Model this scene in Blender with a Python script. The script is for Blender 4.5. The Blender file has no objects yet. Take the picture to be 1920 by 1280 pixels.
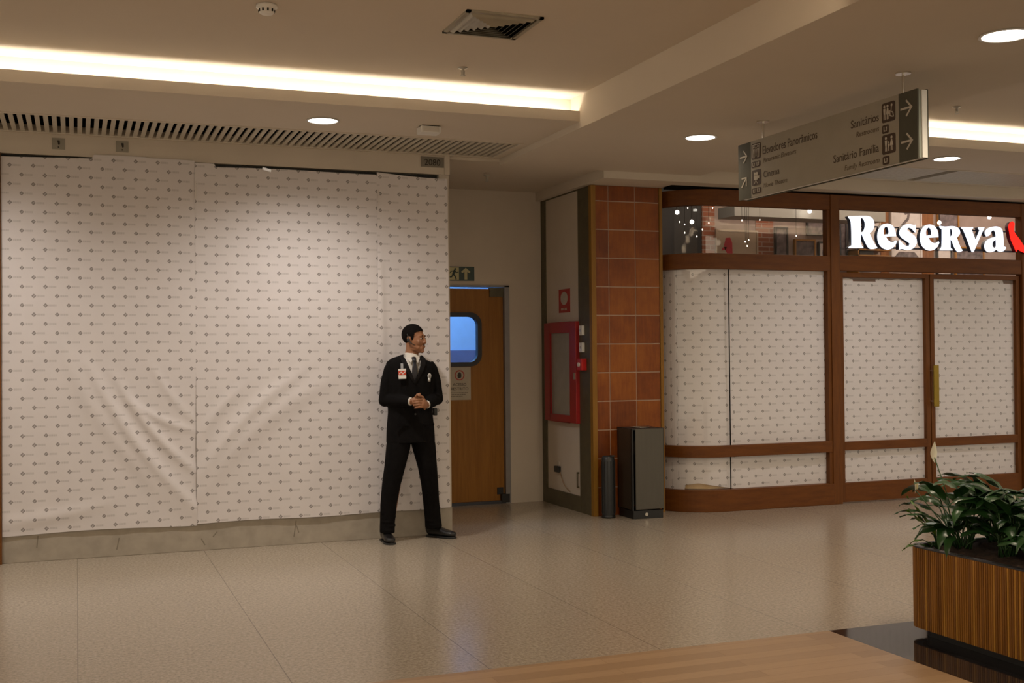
import bpy, bmesh, math, random
from mathutils import Vector, Matrix
random.seed(7)
SC = bpy.context.scene
COL = SC.collection
PI = math.pi

# ------------------------------------------------------------------ camera
EY = Vector((-817.0, -32.0, -2147.0)).normalized()
EX = Vector((5640.0, 28.0, -2147.0)); EX = (EX - EX.dot(EY) * EY).normalized()
EZ = EX.cross(EY)
cam = bpy.data.objects.new('camera', bpy.data.cameras.new('camera'))
cam.data.sensor_width = 36; cam.data.lens = 2147 * 36 / 1920
cam.data.clip_start = .05
cam.matrix_world = Matrix((EX, EY, EZ)).to_4x4()
cam.location = (0, 0, 1.5)
COL.objects.link(cam); SC.camera = cam

# ------------------------------------------------------------------ world, exposure
w = bpy.data.worlds.new('mall_ambient'); SC.world = w; w.use_nodes = True
w.node_tree.nodes['Background'].inputs[0].default_value = (1.0, .86, .66, 1)
w.node_tree.nodes['Background'].inputs[1].default_value = .30
SC.view_settings.view_transform = 'Standard'; SC.view_settings.look = 'None'
SC.view_settings.exposure = 1.22; SC.view_settings.gamma = 1.0
SC.view_settings.use_curve_mapping = False
WARM = (1.0, .82, .60); WHITE = (1.0, .93, .86); COOL = (.62, .78, 1.0)

def lamp(name, kind, loc, power, color, rot=(0, 0, 0), parent=None, **kw):
    l = bpy.data.lights.new(name, kind); l.energy = power; l.color = color
    for k, v in kw.items(): setattr(l, k, v)
    o = bpy.data.objects.new(name, l); COL.objects.link(o)
    o.location = loc; o.rotation_euler = rot; o.parent = parent
    return o
# light of the rest of the mall hall behind the camera (its ceiling lamps)
lamp('hall_ceiling_light', 'AREA', (1.0, 0.5, 3.05), 75, WARM, shape='RECTANGLE', size=7, size_y=4)
lamp('hall_ceiling_light', 'AREA', (6.8, 3.0, 3.05), 40, WARM, shape='RECTANGLE', size=3, size_y=4)

# ------------------------------------------------------------------ material helpers
class E_:
    """tiny wrapper for math-node expressions"""
    def __init__(s, nt, sock): s.nt, s.s = nt, sock
    def op(s, o, b=None, c=None):
        n = s.nt.nodes.new('ShaderNodeMath'); n.operation = o
        for i, v in enumerate((s, b, c)):
            if v is None: continue
            if isinstance(v, E_): s.nt.links.new(v.s, n.inputs[i])
            else: n.inputs[i].default_value = v
        return E_(s.nt, n.outputs[0])
    def __add__(s, b): return s.op('ADD', b)
    def __sub__(s, b): return s.op('SUBTRACT', b)
    def __mul__(s, b): return s.op('MULTIPLY', b)
    def __truediv__(s, b): return s.op('DIVIDE', b)
    def lt(s, b): return s.op('LESS_THAN', b)
    def gt(s, b): return s.op('GREATER_THAN', b)
    def abs(s): return s.op('ABSOLUTE')
    def floor(s): return s.op('FLOOR')
    def mod(s, b): return s.op('FLOORED_MODULO', b)

def new_mat(name):
    m = bpy.data.materials.new(name); m.use_nodes = True
    return m, m.node_tree, m.node_tree.nodes['Principled BSDF']
def c4(c): return (c[0], c[1], c[2], 1)
def coords(nt, kind='Object'):
    return nt.nodes.new('ShaderNodeTexCoord').outputs[kind]
def noise(nt, vec, scale, detail=3, rough=.5, stretch=None):
    if stretch:
        mp = nt.nodes.new('ShaderNodeMapping'); mp.inputs['Scale'].default_value = stretch
        nt.links.new(vec, mp.inputs[0]); vec = mp.outputs[0]
    n = nt.nodes.new('ShaderNodeTexNoise'); n.inputs['Scale'].default_value = scale
    n.inputs['Detail'].default_value = detail; n.inputs['Roughness'].default_value = rough
    nt.links.new(vec, n.inputs['Vector']); return n.outputs['Fac']
def ramp(nt, fac, stops):
    r = nt.nodes.new('ShaderNodeValToRGB'); e = r.color_ramp.elements
    while len(e) < len(stops): e.new(.5)
    for i, (p, c) in enumerate(stops): e[i].position = p; e[i].color = c4(c)
    nt.links.new(fac, r.inputs[0]); return r.outputs[0]
def mix(nt, fac, a, b):
    n = nt.nodes.new('ShaderNodeMix'); n.data_type = 'RGBA'
    for i, v in ((0, fac), (6, a), (7, b)):
        if isinstance(v, E_): v = v.s
        if hasattr(v, 'links'): nt.links.new(v, n.inputs[i])
        elif isinstance(v, (tuple, list)): n.inputs[i].default_value = c4(v)
        else: n.inputs[i].default_value = v
    return n.outputs[2]
def bump(nt, b, height, strength=.3, dist=.01):
    n = nt.nodes.new('ShaderNodeBump'); n.inputs['Strength'].default_value = strength
    n.inputs['Distance'].default_value = dist
    nt.links.new(height, n.inputs['Height']); nt.links.new(n.outputs[0], b.inputs['Normal'])
MATS = {}
def mat(name, col, rough=.6, metal=0.0, var=.08, scale=8, spec=.5, stretch=None, bmp=0):
    if name in MATS: return MATS[name]
    m, nt, b = new_mat(name)
    f = noise(nt, coords(nt), scale, 4, .55, stretch)
    d = tuple(max(0, c * (1 - var)) for c in col); l = tuple(min(1, c * (1 + var)) for c in col)
    nt.links.new(ramp(nt, f, [(.3, d), (.7, l)]), b.inputs['Base Color'])
    b.inputs['Roughness'].default_value = rough; b.inputs['Metallic'].default_value = metal
    b.inputs['Specular IOR Level'].default_value = spec
    if bmp: bump(nt, b, f, bmp)
    MATS[name] = m; return m
def emis(name, col, strength):
    if name in MATS: return MATS[name]
    m, nt, b = new_mat(name)
    b.inputs['Base Color'].default_value = c4(col); b.inputs['Emission Color'].default_value = c4(col)
    b.inputs['Emission Strength'].default_value = strength
    MATS[name] = m; return m
def glass_mat(name, tint=(1, 1, 1), gloss=.07):
    m = bpy.data.materials.new(name); m.use_nodes = True; nt = m.node_tree; nt.nodes.clear()
    o = nt.nodes.new('ShaderNodeOutputMaterial'); mx = nt.nodes.new('ShaderNodeMixShader')
    t = nt.nodes.new('ShaderNodeBsdfTransparent'); t.inputs[0].default_value = c4(tint)
    g = nt.nodes.new('ShaderNodeBsdfGlossy'); g.inputs['Roughness'].default_value = .02
    fr = nt.nodes.new('ShaderNodeLayerWeight'); fr.inputs[0].default_value = .5
    nt.links.new((E_(nt, fr.outputs['Facing']).op('POWER', 5.0) * .9 + gloss * .5).s, mx.inputs[0]); nt.links.new(t.outputs[0], mx.inputs[1]); nt.links.new(g.outputs[0], mx.inputs[2])
    nt.links.new(mx.outputs[0], o.inputs[0]); MATS[name] = m; return m

# ------------------------------------------------------------------ mesh helpers
class MB:
    def __init__(s): s.v, s.f, s.m, s.uv = [], [], [], []
    def add(s, vs, fs, mi=0):
        k = len(s.v); s.v += [tuple(p) for p in vs]
        for f in fs: s.f.append(tuple(i + k for i in f)); s.m.append(mi)
        return s
    def box(s, x0, x1, y0, y1, z0, z1, mi=0, M=None):
        vs = [Vector((x, y, z)) for z in (z0, z1) for y in (y0, y1) for x in (x0, x1)]
        if M: vs = [M @ p for p in vs]
        return s.add(vs, [(0, 2, 3, 1), (4, 5, 7, 6), (0, 1, 5, 4), (2, 6, 7, 3), (0, 4, 6, 2), (1, 3, 7, 5)], mi)
    def cyl(s, c, r, z0, z1, n=32, mi=0, r2=None, M=None):
        r2 = r if r2 is None else r2; vs = []
        for z, q in ((z0, r), (z1, r2)):
            for i in range(n):
                a = 2 * PI * i / n; vs.append(Vector((c[0] + q * math.cos(a), c[1] + q * math.sin(a), z)))
        if M: vs = [M @ p for p in vs]
        fs = [(i, (i + 1) % n, n + (i + 1) % n, n + i) for i in range(n)]
        return s.add(vs, fs + [tuple(range(n - 1, -1, -1)), tuple(range(n, 2 * n))], mi)
    def lathe(s, c, prof, n=32, mi=0, M=None):
        vs = []; fs = []
        for r, z in prof:
            for i in range(n):
                a = 2 * PI * i / n; vs.append(Vector((c[0] + r * math.cos(a), c[1] + r * math.sin(a), c[2] + z)))
        if M: vs = [M @ p for p in vs]
        for j in range(len(prof) - 1):
            for i in range(n):
                fs.append((j * n + i, j * n + (i + 1) % n, (j + 1) * n + (i + 1) % n, (j + 1) * n + i))
        return s.add(vs, fs, mi)
    def loft(s, secs, n=16, ref=(1, 0, 0), mi=0, power=2.0):
        """secs: (point, half_width, half_depth); a closed tube of super-elliptic sections"""
        P = [Vector(q[0]) for q in secs]; ref = Vector(ref); vs = []; fs = []
        for i, q in enumerate(secs):
            t = (P[min(i + 1, len(P) - 1)] - P[max(i - 1, 0)]).normalized()
            u = (ref - ref.dot(t) * t).normalized(); v = t.cross(u)
            for k in range(n):
                a = 2 * PI * k / n; ca, sa = math.cos(a), math.sin(a)
                e = 2 / power
                vs.append(P[i] + u * q[1] * math.copysign(abs(ca) ** e, ca) + v * q[2] * math.copysign(abs(sa) ** e, sa))
        for j in range(len(P) - 1):
            for i in range(n):
                fs.append((j * n + i, j * n + (i + 1) % n, (j + 1) * n + (i + 1) % n, (j + 1) * n + i))
        fs.append(tuple(range(n - 1, -1, -1))); fs.append(tuple(range((len(P) - 1) * n, len(P) * n)))
        return s.add(vs, fs, mi)
    def ell(s, c, r, n=20, mi=0, M=None):
        c = Vector(c); secs = 12; vs = []; fs = []
        for j in range(secs + 1):
            th = PI * j / secs
            for i in range(n):
                a = 2 * PI * i / n
                vs.append(c + Vector((r[0] * math.sin(th) * math.cos(a), r[1] * math.sin(th) * math.sin(a), r[2] * math.cos(th))))
        if M: vs = [M @ p for p in vs]
        for j in range(secs):
            for i in range(n):
                fs.append((j * n + i, (j + 1) * n + i, (j + 1) * n + (i + 1) % n, j * n + (i + 1) % n))
        return s.add(vs, fs, mi)
    def prism(s, poly, a0, a1, to, mi=0):
        """extrude a 2D polygon between two depths; to(u,v,d) gives the 3D point"""
        n = len(poly); vs = [to(u, v, a0) for u, v in poly] + [to(u, v, a1) for u, v in poly]
        return s.add(vs, [tuple(range(n)), tuple(range(2 * n - 1, n - 1, -1))] + [(i, (i + 1) % n, n + (i + 1) % n, n + i) for i in range(n)], mi)
    def build(s, name, mats, parent=None, smooth=False, bevel=0, fix=True, **props):
        me = bpy.data.meshes.new(name); me.from_pydata(s.v, [], s.f)
        for m in (mats if isinstance(mats, (list, tuple)) else [mats]): me.materials.append(m)
        me.polygons.foreach_set('material_index', s.m)
        if fix:
            bm = bmesh.new(); bm.from_mesh(me); bmesh.ops.remove_doubles(bm, verts=bm.verts, dist=1e-6)
            bmesh.ops.recalc_face_normals(bm, faces=bm.faces); bm.to_mesh(me); bm.free()
        if smooth: me.polygons.foreach_set('use_smooth', [True] * len(me.polygons))
        o = bpy.data.objects.new(name, me); COL.objects.link(o)
        if parent: o.parent = parent
        if bevel:
            b = o.modifiers.new('bevel', 'BEVEL'); b.width = bevel; b.segments = 2; b.limit_method = 'ANGLE'
        for k, v in props.items(): o[k] = v
        return o
def thing(name, label, cat, loc=(0, 0, 0), rz=0, group=None):
    o = bpy.data.objects.new(name, None); COL.objects.link(o); o.location = loc; o.rotation_euler = (0, 0, rz)
    o.empty_display_size = .1; o['label'] = label; o['category'] = cat
    if group: o['group'] = group
    return o
def tag(o, label, cat, group=None):
    o['label'] = label; o['category'] = cat
    if group: o['group'] = group
    return o
def st(o): o['kind'] = 'structure'; return o
def box(name, m, x0, x1, y0, y1, z0, z1, parent=None, bevel=0, **p):
    return MB().box(x0, x1, y0, y1, z0, z1).build(name, m, parent, bevel=bevel, **p)
def copy_tree(o, loc, label=None, parent=None):
    c = o.copy(); COL.objects.link(c); c.parent = parent
    if parent is None: c.location = loc
    if label: c['label'] = label
    for ch in list(o.children): copy_tree(ch, None, None, c)
    return c
def curve_mesh(name, loops, to, depth, m, parent=None):
    """filled 2D outline with holes, extruded by depth"""
    cu = bpy.data.curves.new(name, 'CURVE'); cu.dimensions = '2D'; cu.fill_mode = 'BOTH'; cu.extrude = depth / 2
    for L in loops:
        if len(L) < 3: continue
        sp = cu.splines.new('POLY'); sp.points.add(len(L) - 1); sp.use_cyclic_u = True
        for i, (u, v) in enumerate(L): sp.points[i].co = (u, v, 0, 1)
    return _conv(name, cu, to, m, parent)
def _conv(name, cu, M, m, parent):
    t = bpy.data.objects.new(name, cu); COL.objects.link(t)
    me = bpy.data.meshes.new_from_object(t.evaluated_get(bpy.context.evaluated_depsgraph_get()))
    bpy.data.objects.remove(t); me.transform(M); me.name = name
    me.materials.clear(); me.materials.append(m)
    o = bpy.data.objects.new(name, me); COL.objects.link(o); o.parent = parent
    return o
def text(name, s, u0, u1, v, h, M, m, parent=None, depth=.001, shear=0):
    """text whose left and right ends are u0,u1, base line v and capital height h, in the frame M"""
    cu = bpy.data.curves.new(name, 'FONT'); cu.body = s; cu.size = 1; cu.extrude = .002; cu.shear = shear
    cu.resolution_u = 3
    t = bpy.data.objects.new(name, cu); COL.objects.link(t)
    me = bpy.data.meshes.new_from_object(t.evaluated_get(bpy.context.evaluated_depsgraph_get()))
    bpy.data.objects.remove(t)
    xs = [p.co.x for p in me.vertices]; x0, x1 = min(xs), max(xs)
    S = Matrix.Diagonal(((u1 - u0) / (x1 - x0), h / .73, depth / .004, 1))
    me.transform(M @ Matrix.Translation((u0, v, depth / 2)) @ S @ Matrix.Translation((-x0, 0, 0)))
    me.name = name; me.materials.append(m)
    o = bpy.data.objects.new(name, me); COL.objects.link(o); o.parent = parent
    return o
def face_front(y):          # drawing plane facing the camera side (-Y)
    return Matrix(((1, 0, 0, 0), (0, 0, -1, y), (0, 1, 0, 0), (0, 0, 0, 1)))
def face_left(x, y0):       # drawing plane facing -X, u runs towards -Y
    return Matrix(((0, 0, -1, x), (-1, 0, 0, y0), (0, 1, 0, 0), (0, 0, 0, 1)))

# ------------------------------------------------------------------ materials
M_CEIL = mat('painted_plaster', (.62, .55, .46), .9, var=.015, scale=2, spec=.1)
M_WALL = mat('cream_wall_paint', (.60, .53, .44), .8, var=.03, scale=3, spec=.2)
M_CONC = mat('grey_plinth_stone', (.34, .295, .235), .6, var=.12, scale=9, bmp=.1)
M_DARK = mat('dark_void', (.006, .005, .004), .9, var=.2, spec=.05)
M_WHITE = mat('white_enamel', (.72, .70, .66), .4, var=.02)
M_GREYMETAL = mat('grey_powder_coat', (.17, .155, .12), .5, .2, var=.08)
M_BLACK = mat('black_plastic', (.012, .012, .012), .45, var=.1)
M_RED = mat('red_enamel', (.33, .015, .015), .4, var=.05)
M_STEEL = mat('brushed_steel', (.45, .43, .38), .42, .75, var=.06, scale=60, stretch=(1, 1, .05))
M_CHROME = mat('satin_chrome', (.65, .6, .52), .25, .9, var=.03)
M_BRASS = mat('brass', (.30, .20, .025), .38, .6, var=.06)
M_FRAME = mat('olive_grey_metal', (.115, .098, .056), .55, .3, var=.12, scale=12)
M_GLASS = glass_mat('clear_glass')
def wood_mat(name, dark, light, stretch, rough=.35, scale=3.5):
    m, nt, b = new_mat(name); co = coords(nt)
    f = noise(nt, co, scale, 6, .6, stretch); g = noise(nt, co, scale * 5, 4, .7, stretch)
    fac = E_(nt, f) * .7 + E_(nt, g) * .3
    nt.links.new(ramp(nt, fac.s, [(.32, dark), (.68, light)]), b.inputs['Base Color'])
    b.inputs['Roughness'].default_value = rough; b.inputs['Specular IOR Level'].default_value = .3; bump(nt, b, g, .08, .002)
    MATS[name] = m; return m
M_MAHOG = wood_mat('reddish_brown_wood', (.105, .031, .0035), (.175, .056, .0065), (1, 1, 7), .5)
M_MAHOG_V = wood_mat('reddish_brown_wood_upright', (.105, .032, .004), (.175, .058, .007), (7, 7, .8), .5)
M_DOOR = wood_mat('amber_door_veneer', (.23, .090, .009), (.34, .145, .018), (9, 9, .5), .5)
M_GOLD = wood_mat('ochre_corner_trim', (.22, .10, .010), (.30, .15, .022), (6, 6, .6), .5)
M_LWOOD = wood_mat('pale_plywood', (.62, .42, .20), (.75, .55, .30), (1, 5, 12), .6)

def paper_mat(name, base, trans=0.0):
    m, nt, b = new_mat(name)
    uv = coords(nt, 'UV'); sp = nt.nodes.new('ShaderNodeSeparateXYZ'); nt.links.new(uv, sp.inputs[0])
    u, v = E_(nt, sp.outputs[0]), E_(nt, sp.outputs[1])
    row = (v / .0690).floor(); odd = row.mod(2.0)
    du = (u + odd * .0805).mod(.161) - .03; dv = v - row * .0690 - .0345
    # diamond mark with a small pierced centre
    d = du.abs() + dv.abs(); dia = d.lt(.0170)
    hole = ((du - dv).abs().lt(.004)) * d.lt(.011)
    dia = dia - hole * .55
    # small word beside it, too small to read in print: letter strokes
    band = (dv.abs().lt(.0075)) * du.gt(.021) * du.lt(.076)
    strokes = ((du * 900.0).op('SINE') * .5 + .5) * ((du * 523.0 + row * 1.7).op('SINE') * .35 + .65)
    k = dia * .74 + band * (strokes * .30 + .10)
    fib = noise(nt, uv, 5, 4, .6)
    base2 = ramp(nt, fib, [(.3, tuple(c * .965 for c in base)), (.7, base)])
    nt.links.new(mix(nt, k, base2, (.13, .11, .10)), b.inputs['Base Color'])
    b.inputs['Roughness'].default_value = .55; b.inputs['Specular IOR Level'].default_value = .35
    MATS[name] = m; return m
M_PAPER = paper_mat('printed_hoarding_paper', (.66, .615, .605))
M_PAPER2 = paper_mat('printed_window_paper', (.78, .74, .735))

# terrazzo
m, nt, b = new_mat('polished_terrazzo'); M_TERR = m
co = coords(nt); n1 = noise(nt, co, 55, 4, .75); n2 = noise(nt, co, 1.1, 4, .6); n3 = noise(nt, co, 260, 2, .6)
c1 = ramp(nt, n1, [(.36, (.26, .21, .152)), (.50, (.36, .30, .228)), (.64, (.45, .385, .305))])
c2 = mix(nt, (E_(nt, n3).gt(.64)) * .5, c1, (.12, .10, .08))
sp = nt.nodes.new('ShaderNodeSeparateXYZ'); nt.links.new(co, sp.inputs[0])
jx = (E_(nt, sp.outputs[0]) + .0015).mod(.919).lt(.0045)
jy = ((E_(nt, sp.outputs[1]) - 6.15).mod(3.05).lt(.003)) * .4
c3 = mix(nt, (jx * .7).op('MAXIMUM', jy), c2, (.10, .08, .06))
c4_ = mix(nt, (E_(nt, n2) - .40) * .55, c3, (.28, .225, .165))
nt.links.new(c4_, b.inputs['Base Color'])
nt.links.new((E_(nt, n2) * .16 + .13).s, b.inputs['Roughness'])
b.inputs['Specular IOR Level'].default_value = .42
# plank floor
m, nt, b = new_mat('oak_plank_floor'); M_OAK = m
co = coords(nt); br = nt.nodes.new('ShaderNodeTexBrick'); nt.links.new(co, br.inputs[0])
br.inputs['Scale'].default_value = 1; br.inputs['Brick Width'].default_value = 1.2; br.inputs['Row Height'].default_value = .095
br.inputs['Mortar Size'].default_value = .0012; br.inputs['Color1'].default_value = (.31, .195, .105, 1)
br.inputs['Color2'].default_value = (.40, .26, .145, 1); br.inputs['Mortar'].default_value = (.22, .12, .05, 1)
g = noise(nt, co, 4, 5, .65, (1, 14, 1))
nt.links.new(mix(nt, (E_(nt, g) - .35) * .8, br.outputs[0], (.25, .15, .075)), b.inputs['Base Color'])
b.inputs['Roughness'].default_value = .38
M_GRANITE = mat('black_granite', (.016, .015, .016), .07, var=.5, scale=300, spec=.5)

# ------------------------------------------------------------------ floor
st(box('floor', M_TERR, -6, 13, 5.17, 13, -.1, 0))
st(box('floor_wood', M_OAK, -6, 3.775, -4, 5.17, -.1, 0))
st(box('floor_granite', M_GRANITE, 3.775, 13, -4, 5.17, -.1, 0))

# ------------------------------------------------------------------ ceiling
def tray(x0, x1, y0, y1, zs, zt, lamp_ys):
    """raised ceiling panel with light troughs along both long sides"""
    g = .155
    st(box('ceiling_tray', M_CEIL, x0, x1, y0 - g - .05, y1 + g + .05, zt, zt + .08))
    for s, y in ((1, y1), (-1, y0)):
        ya, yb = sorted((y, y + s * .02)); yc, yd = sorted((y + s * .02, y + s * g)); ye, yf = sorted((y + s * g, y + s * (g + .05)))
        c = MB(); c.box(x0, x1, ya, yb, zs, zs + .075); c.box(x0, x1, yc, yd, zs, zs + .02); c.box(x0, x1, ye, yf, zs, zt)
        st(c.build('ceiling_cove', M_CEIL))
        yl = y + s * .075
        L = MB(); L.box(x0 + .02, x1 - .03, yl - .012, yl + .012, zs + .021, zs + .034)
        o = L.build('led_strip', emis('warm_led', (1.0, .93, .80), 12))
        tag(o, 'warm light strip hidden in the ceiling cove ' + lamp_ys[0 if s > 0 else 1], 'light strip')
tray(-6, 3.41, 4.45, 7.54, 3.18, 3.37, ('above the papered wall', 'near the hall'))
tray(5.38, 13, 4.45, 7.54, 3.18, 3.37, ('in front of the lit shop name', 'beyond the hanging sign'))
st(box('ceiling_beam', M_CEIL, 3.41, 5.38, -4, 9.22, 3.13, 3.45))
st(box('ceiling_recess', M_CEIL, 2.90, 4.40, 9.22, 10.9, 3.155, 3.4))
st(box('ceiling_near', M_CEIL, -6, 3.41, -4, 4.245, 3.13, 3.45))
st(box('ceiling_near', M_CEIL, 5.38, 13, -4, 4.245, 3.13, 3.45))
# soffits along the shop fronts, with an opening for the grilles
def soffit(name, x0, x1, gx0, gx1, y0=7.745, gy0=8.48, gy1=9.14):
    c = MB(); c.box(x0, x1, y0, gy0, 3.18, 3.30); c.box(x0, x1, gy1, 9.22, 3.18, 3.30)
    if gx0 > x0: c.box(x0, gx0, gy0, gy1, 3.18, 3.30)
    if gx1 < x1: c.box(gx1, x1, gy0, gy1, 3.18, 3.30)
    c.box(x0, x1, gy0 - .02, gy1 + .02, 3.42, 3.46)
    st(c.build(name, M_CEIL))
soffit('ceiling_soffit', -6, 3.41, -6, 3.34)
soffit('ceiling_soffit', 5.38, 13, 5.75, 13)
st(box('ceiling_void_shade', M_DARK, -6, 3.34, 8.47, 9.15, 3.40, 3.43))  # black sheets and liners put the shade between the slats into colour
st(box('ceiling_void_shade', M_DARK, 5.75, 13, 8.47, 9.15, 3.40, 3.43))
for a_, b_ in ((-6, 3.34), (5.75, 13)):
    for y_ in (8.476, 9.136): st(box('ceiling_void_shade', M_DARK, a_, b_, y_, y_ + .006, 3.192, 3.40))
def grille(x0, x1, step, wid, label, h=.045, gap=None):
    t = thing('ceiling_grille', label, 'air grille', (0, 0, 0))
    s = MB(); x = x0
    while x < x1 - wid:
        if not (gap and gap[0] < x < gap[1]): s.box(x, x + wid, 8.485, 9.135, 3.178, 3.178 + h)
        x += step
    s.build('slats', mat('grille_slat_paint', (.52, .47, .38), .6, var=.03), t)
    f = MB(); f.box(x0, x1, 8.465, 8.485, 3.172, 3.23); f.box(x0, x1, 9.135, 9.155, 3.172, 3.23); f.box(x1, x1 + .03, 8.465, 9.155, 3.172, 3.23)
    f.build('frame', M_CEIL, t)
grille(-3.4, 3.31, .0560, .031, 'long white slatted air grille in the ceiling above the papered shop front', .012)
grille(5.78, 12, .0560, .050, 'slatted air grille in the ceiling above the wooden shop front', .03, (7.62, 7.70))

# ------------------------------------------------------------------ papered shop front and its wall
st(box('wall_left', M_WALL, -6, 2.95, 9.20, 9.30, 3.02, 3.19))
c = MB(); c.box(-6, 2.93, 9.27, 9.30, .2, 3.03)
st(c.build('window_4', mat('dark_shop_glass', (.03, .028, .025), .25, var=.3)))
st(box('wall_left_return', M_WALL, 2.86, 2.95, 9.215, 10.86, 0, 3.18))
st(box('baseboard_left', M_CONC, -.52, 2.95, 9.20, 9.32, 0, .225, bevel=.003))
c = MB()
for (x, z, a, l) in ((0.28, .05, .2, .09), (.93, .04, -.5, .06), (.99, .10, .7, .05), (1.62, .06, .15, .13), (1.66, .09, -.3, .06), (-.28, .10, .1, .09)):
    M = Matrix.Translation((x, 9.1995, z)) @ Matrix.Rotation(a, 4, 'Y')
    c.box(-.004, .004, -.0005, .0005, 0, l, M=M)
c.build('scuff', mat('dark_scuff', (.20, .17, .13), .8), bpy.data.objects['baseboard_left'])
st(box('wall_left_end', M_MAHOG_V, -.60, -.515, 9.16, 9.32, 0, 3.02))
st(box('wall_left_far', M_WALL, -6, -.60, 9.20, 9.30, 0, 3.02))

def sheet(name, x0, x1, y, z0, z1, disp, zt=None, zb=None, m=None, phase=(0, 0), nx=90, nz=150, parent=None):
    vs, fs, uvs = [], [], []
    for j in range(nz + 1):
        for i in range(nx + 1):
            a, q = i / nx, j / nz; x = x0 + (x1 - x0) * a
            zb_ = z0 + (zb(x) if zb else 0); zt_ = z1 + (zt(x) if zt else 0); z = zb_ + (zt_ - zb_) * q
            sg = disp(x, z)
            vs.append((x, y - sg[0], z)); uvs.append((x + phase[0], z + phase[1] + sg[1]))
    for j in range(nz):
        for i in range(nx):
            k = j * (nx + 1) + i; fs.append((k, k + 1, k + nx + 2, k + nx + 1))
    me = bpy.data.meshes.new(name); me.from_pydata(vs, [], fs); me.materials.append(m or M_PAPER)
    uvl = me.uv_layers.new(name='UVMap')
    for lp in me.loops: uvl.data[lp.index].uv = uvs[lp.vertex_index]
    me.polygons.foreach_set('use_smooth', [True] * len(me.polygons))
    o = bpy.data.objects.new(name, me); COL.objects.link(o); o.parent = parent
    return o
def ridge(x, z, p0, p1, wid, amp, sag=0.0):
    """soft drag fold from p0 to p1 (x,z), curving downwards by sag"""
    dx, dz = p1[0] - p0[0], p1[1] - p0[1]; L = math.hypot(dx, dz)
    t = ((x - p0[0]) * dx + (z - p0[1]) * dz) / L ** 2
    n = (-(x - p0[0]) * dz + (z - p0[1]) * dx) / L
    tt = min(1, max(0, t)); n += sag * 4 * tt * (1 - tt)
    e = math.exp(-(n / wid) ** 2) * math.exp(-(max(0, -t) * L / .10) ** 2 - (max(0, t - 1) * L / .05) ** 2)
    return amp * e * (.35 + .65 * math.sin(PI * min(1, max(0, t)) ** .8) )
def base_wave(x, z, s):
    return .0025 * math.sin(x * 7.1 + s + z * .8) + .002 * math.sin(z * 3.1 + s * 2 + x * 2.0) + .0012 * math.sin(x * 23 + z * 5 + s)
def d1(x, z):
    d = base_wave(x, z, 0)
    for p0, p1, wd, am, sg in (((.10, 1.42), (.86, .34), .045, .028, .06), ((.30, 1.32), (.86, .62), .035, .022, .05), ((-.08, 1.55), (.84, .28), .07, .016, .10),
                               ((.42, 1.15), (.86, .93), .03, .014, .03), ((.55, 1.42), (.86, 1.00), .03, .010, .02), ((.3, 2.4), (.32, 1.6), .06, .006, 0),
                               ((-.5, .30), (.2, .40), .05, .012, .02)):
        d += ridge(x, z, p0, p1, wd, am, sg)
    return d, -.05 * math.exp(-((x - .86) / .35) ** 2) * max(0, 1.2 - z) * .55
def d2(x, z):
    d = base_wave(x, z, 2)
    for p0, p1, wd, am, sg in (((1.65, 1.35), (.90, .60), .05, .016, .06), ((1.9, 1.3), (.88, .42), .08, .014, .10), ((1.2, 1.25), (.88, .84), .04, .010, .03), ((2.1, 2.2), (2.12, .9), .06, .005, 0)):
        d += ridge(x, z, p0, p1, wd, am, sg)
    return d, 0
def d3(x, z): return base_wave(x, z, 4.4) + ridge(x, z, (2.34, 2.3), (2.36, 1.5), .03, .012, 0), 0
zt1 = lambda x: -.002 + .010 * math.sin(x * 3.2 + .4) * (1 if x < .5 else .4) + (.028 if x > .12 else .0)
o = sheet('hoarding_paper', -.513, .868, 9.185, .208, 3.004, d1, zt1, lambda x: .008 * math.sin(x * 4 + 1) - .004)
tag(o, 'white printed paper sheet with deep diagonal drag folds, at the wooden end strip', 'paper sheet', 'printed paper sheets over the closed shop front')
o = sheet('hoarding_paper', .868, 2.325, 9.180, .214, 3.000, d2, lambda x: (.018 if x < 1.02 else -.008) + .004 * math.sin(x * 5), lambda x: .004 * math.sin(x * 6), phase=(.047, .012))
tag(o, 'wide white printed paper sheet with the brightest lamp pool, between the two taped seams', 'paper sheet', 'printed paper sheets over the closed shop front')
o = sheet('hoarding_paper', 2.318, 2.925, 9.174, .222, 2.998, d3, lambda x: .012 - .03 * abs(math.sin((x - 2.32) * 3.0)), lambda x: .003 * math.sin(x * 9), phase=(.02, .03), nx=50)
tag(o, 'narrow white printed paper sheet behind the guard, next to the service door', 'paper sheet', 'printed paper sheets over the closed shop front')
# clear tape scraps
M_TAPE = mat('clear_tape', (.66, .61, .58), .12, var=.03, spec=.8)
for (x, z, w_, h_, a, lb) in ((.872, 2.80, .010, .14, .03, 'strip of clear tape high on the first paper seam'), (2.33, 2.80, .010, .13, 0, 'strip of clear tape high on the second paper seam'),
                              (1.42, 2.985, .07, .022, .3, 'shiny scrap of tape on the top edge of the middle paper')):
    M = Matrix.Translation((x, 9.168, z)) @ Matrix.Rotation(a, 4, 'Y')
    tag(MB().box(-w_ / 2, w_ / 2, 0, .001, -h_ / 2, h_ / 2, M=M).build('tape_strip', M_TAPE), lb, 'tape')
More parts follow.
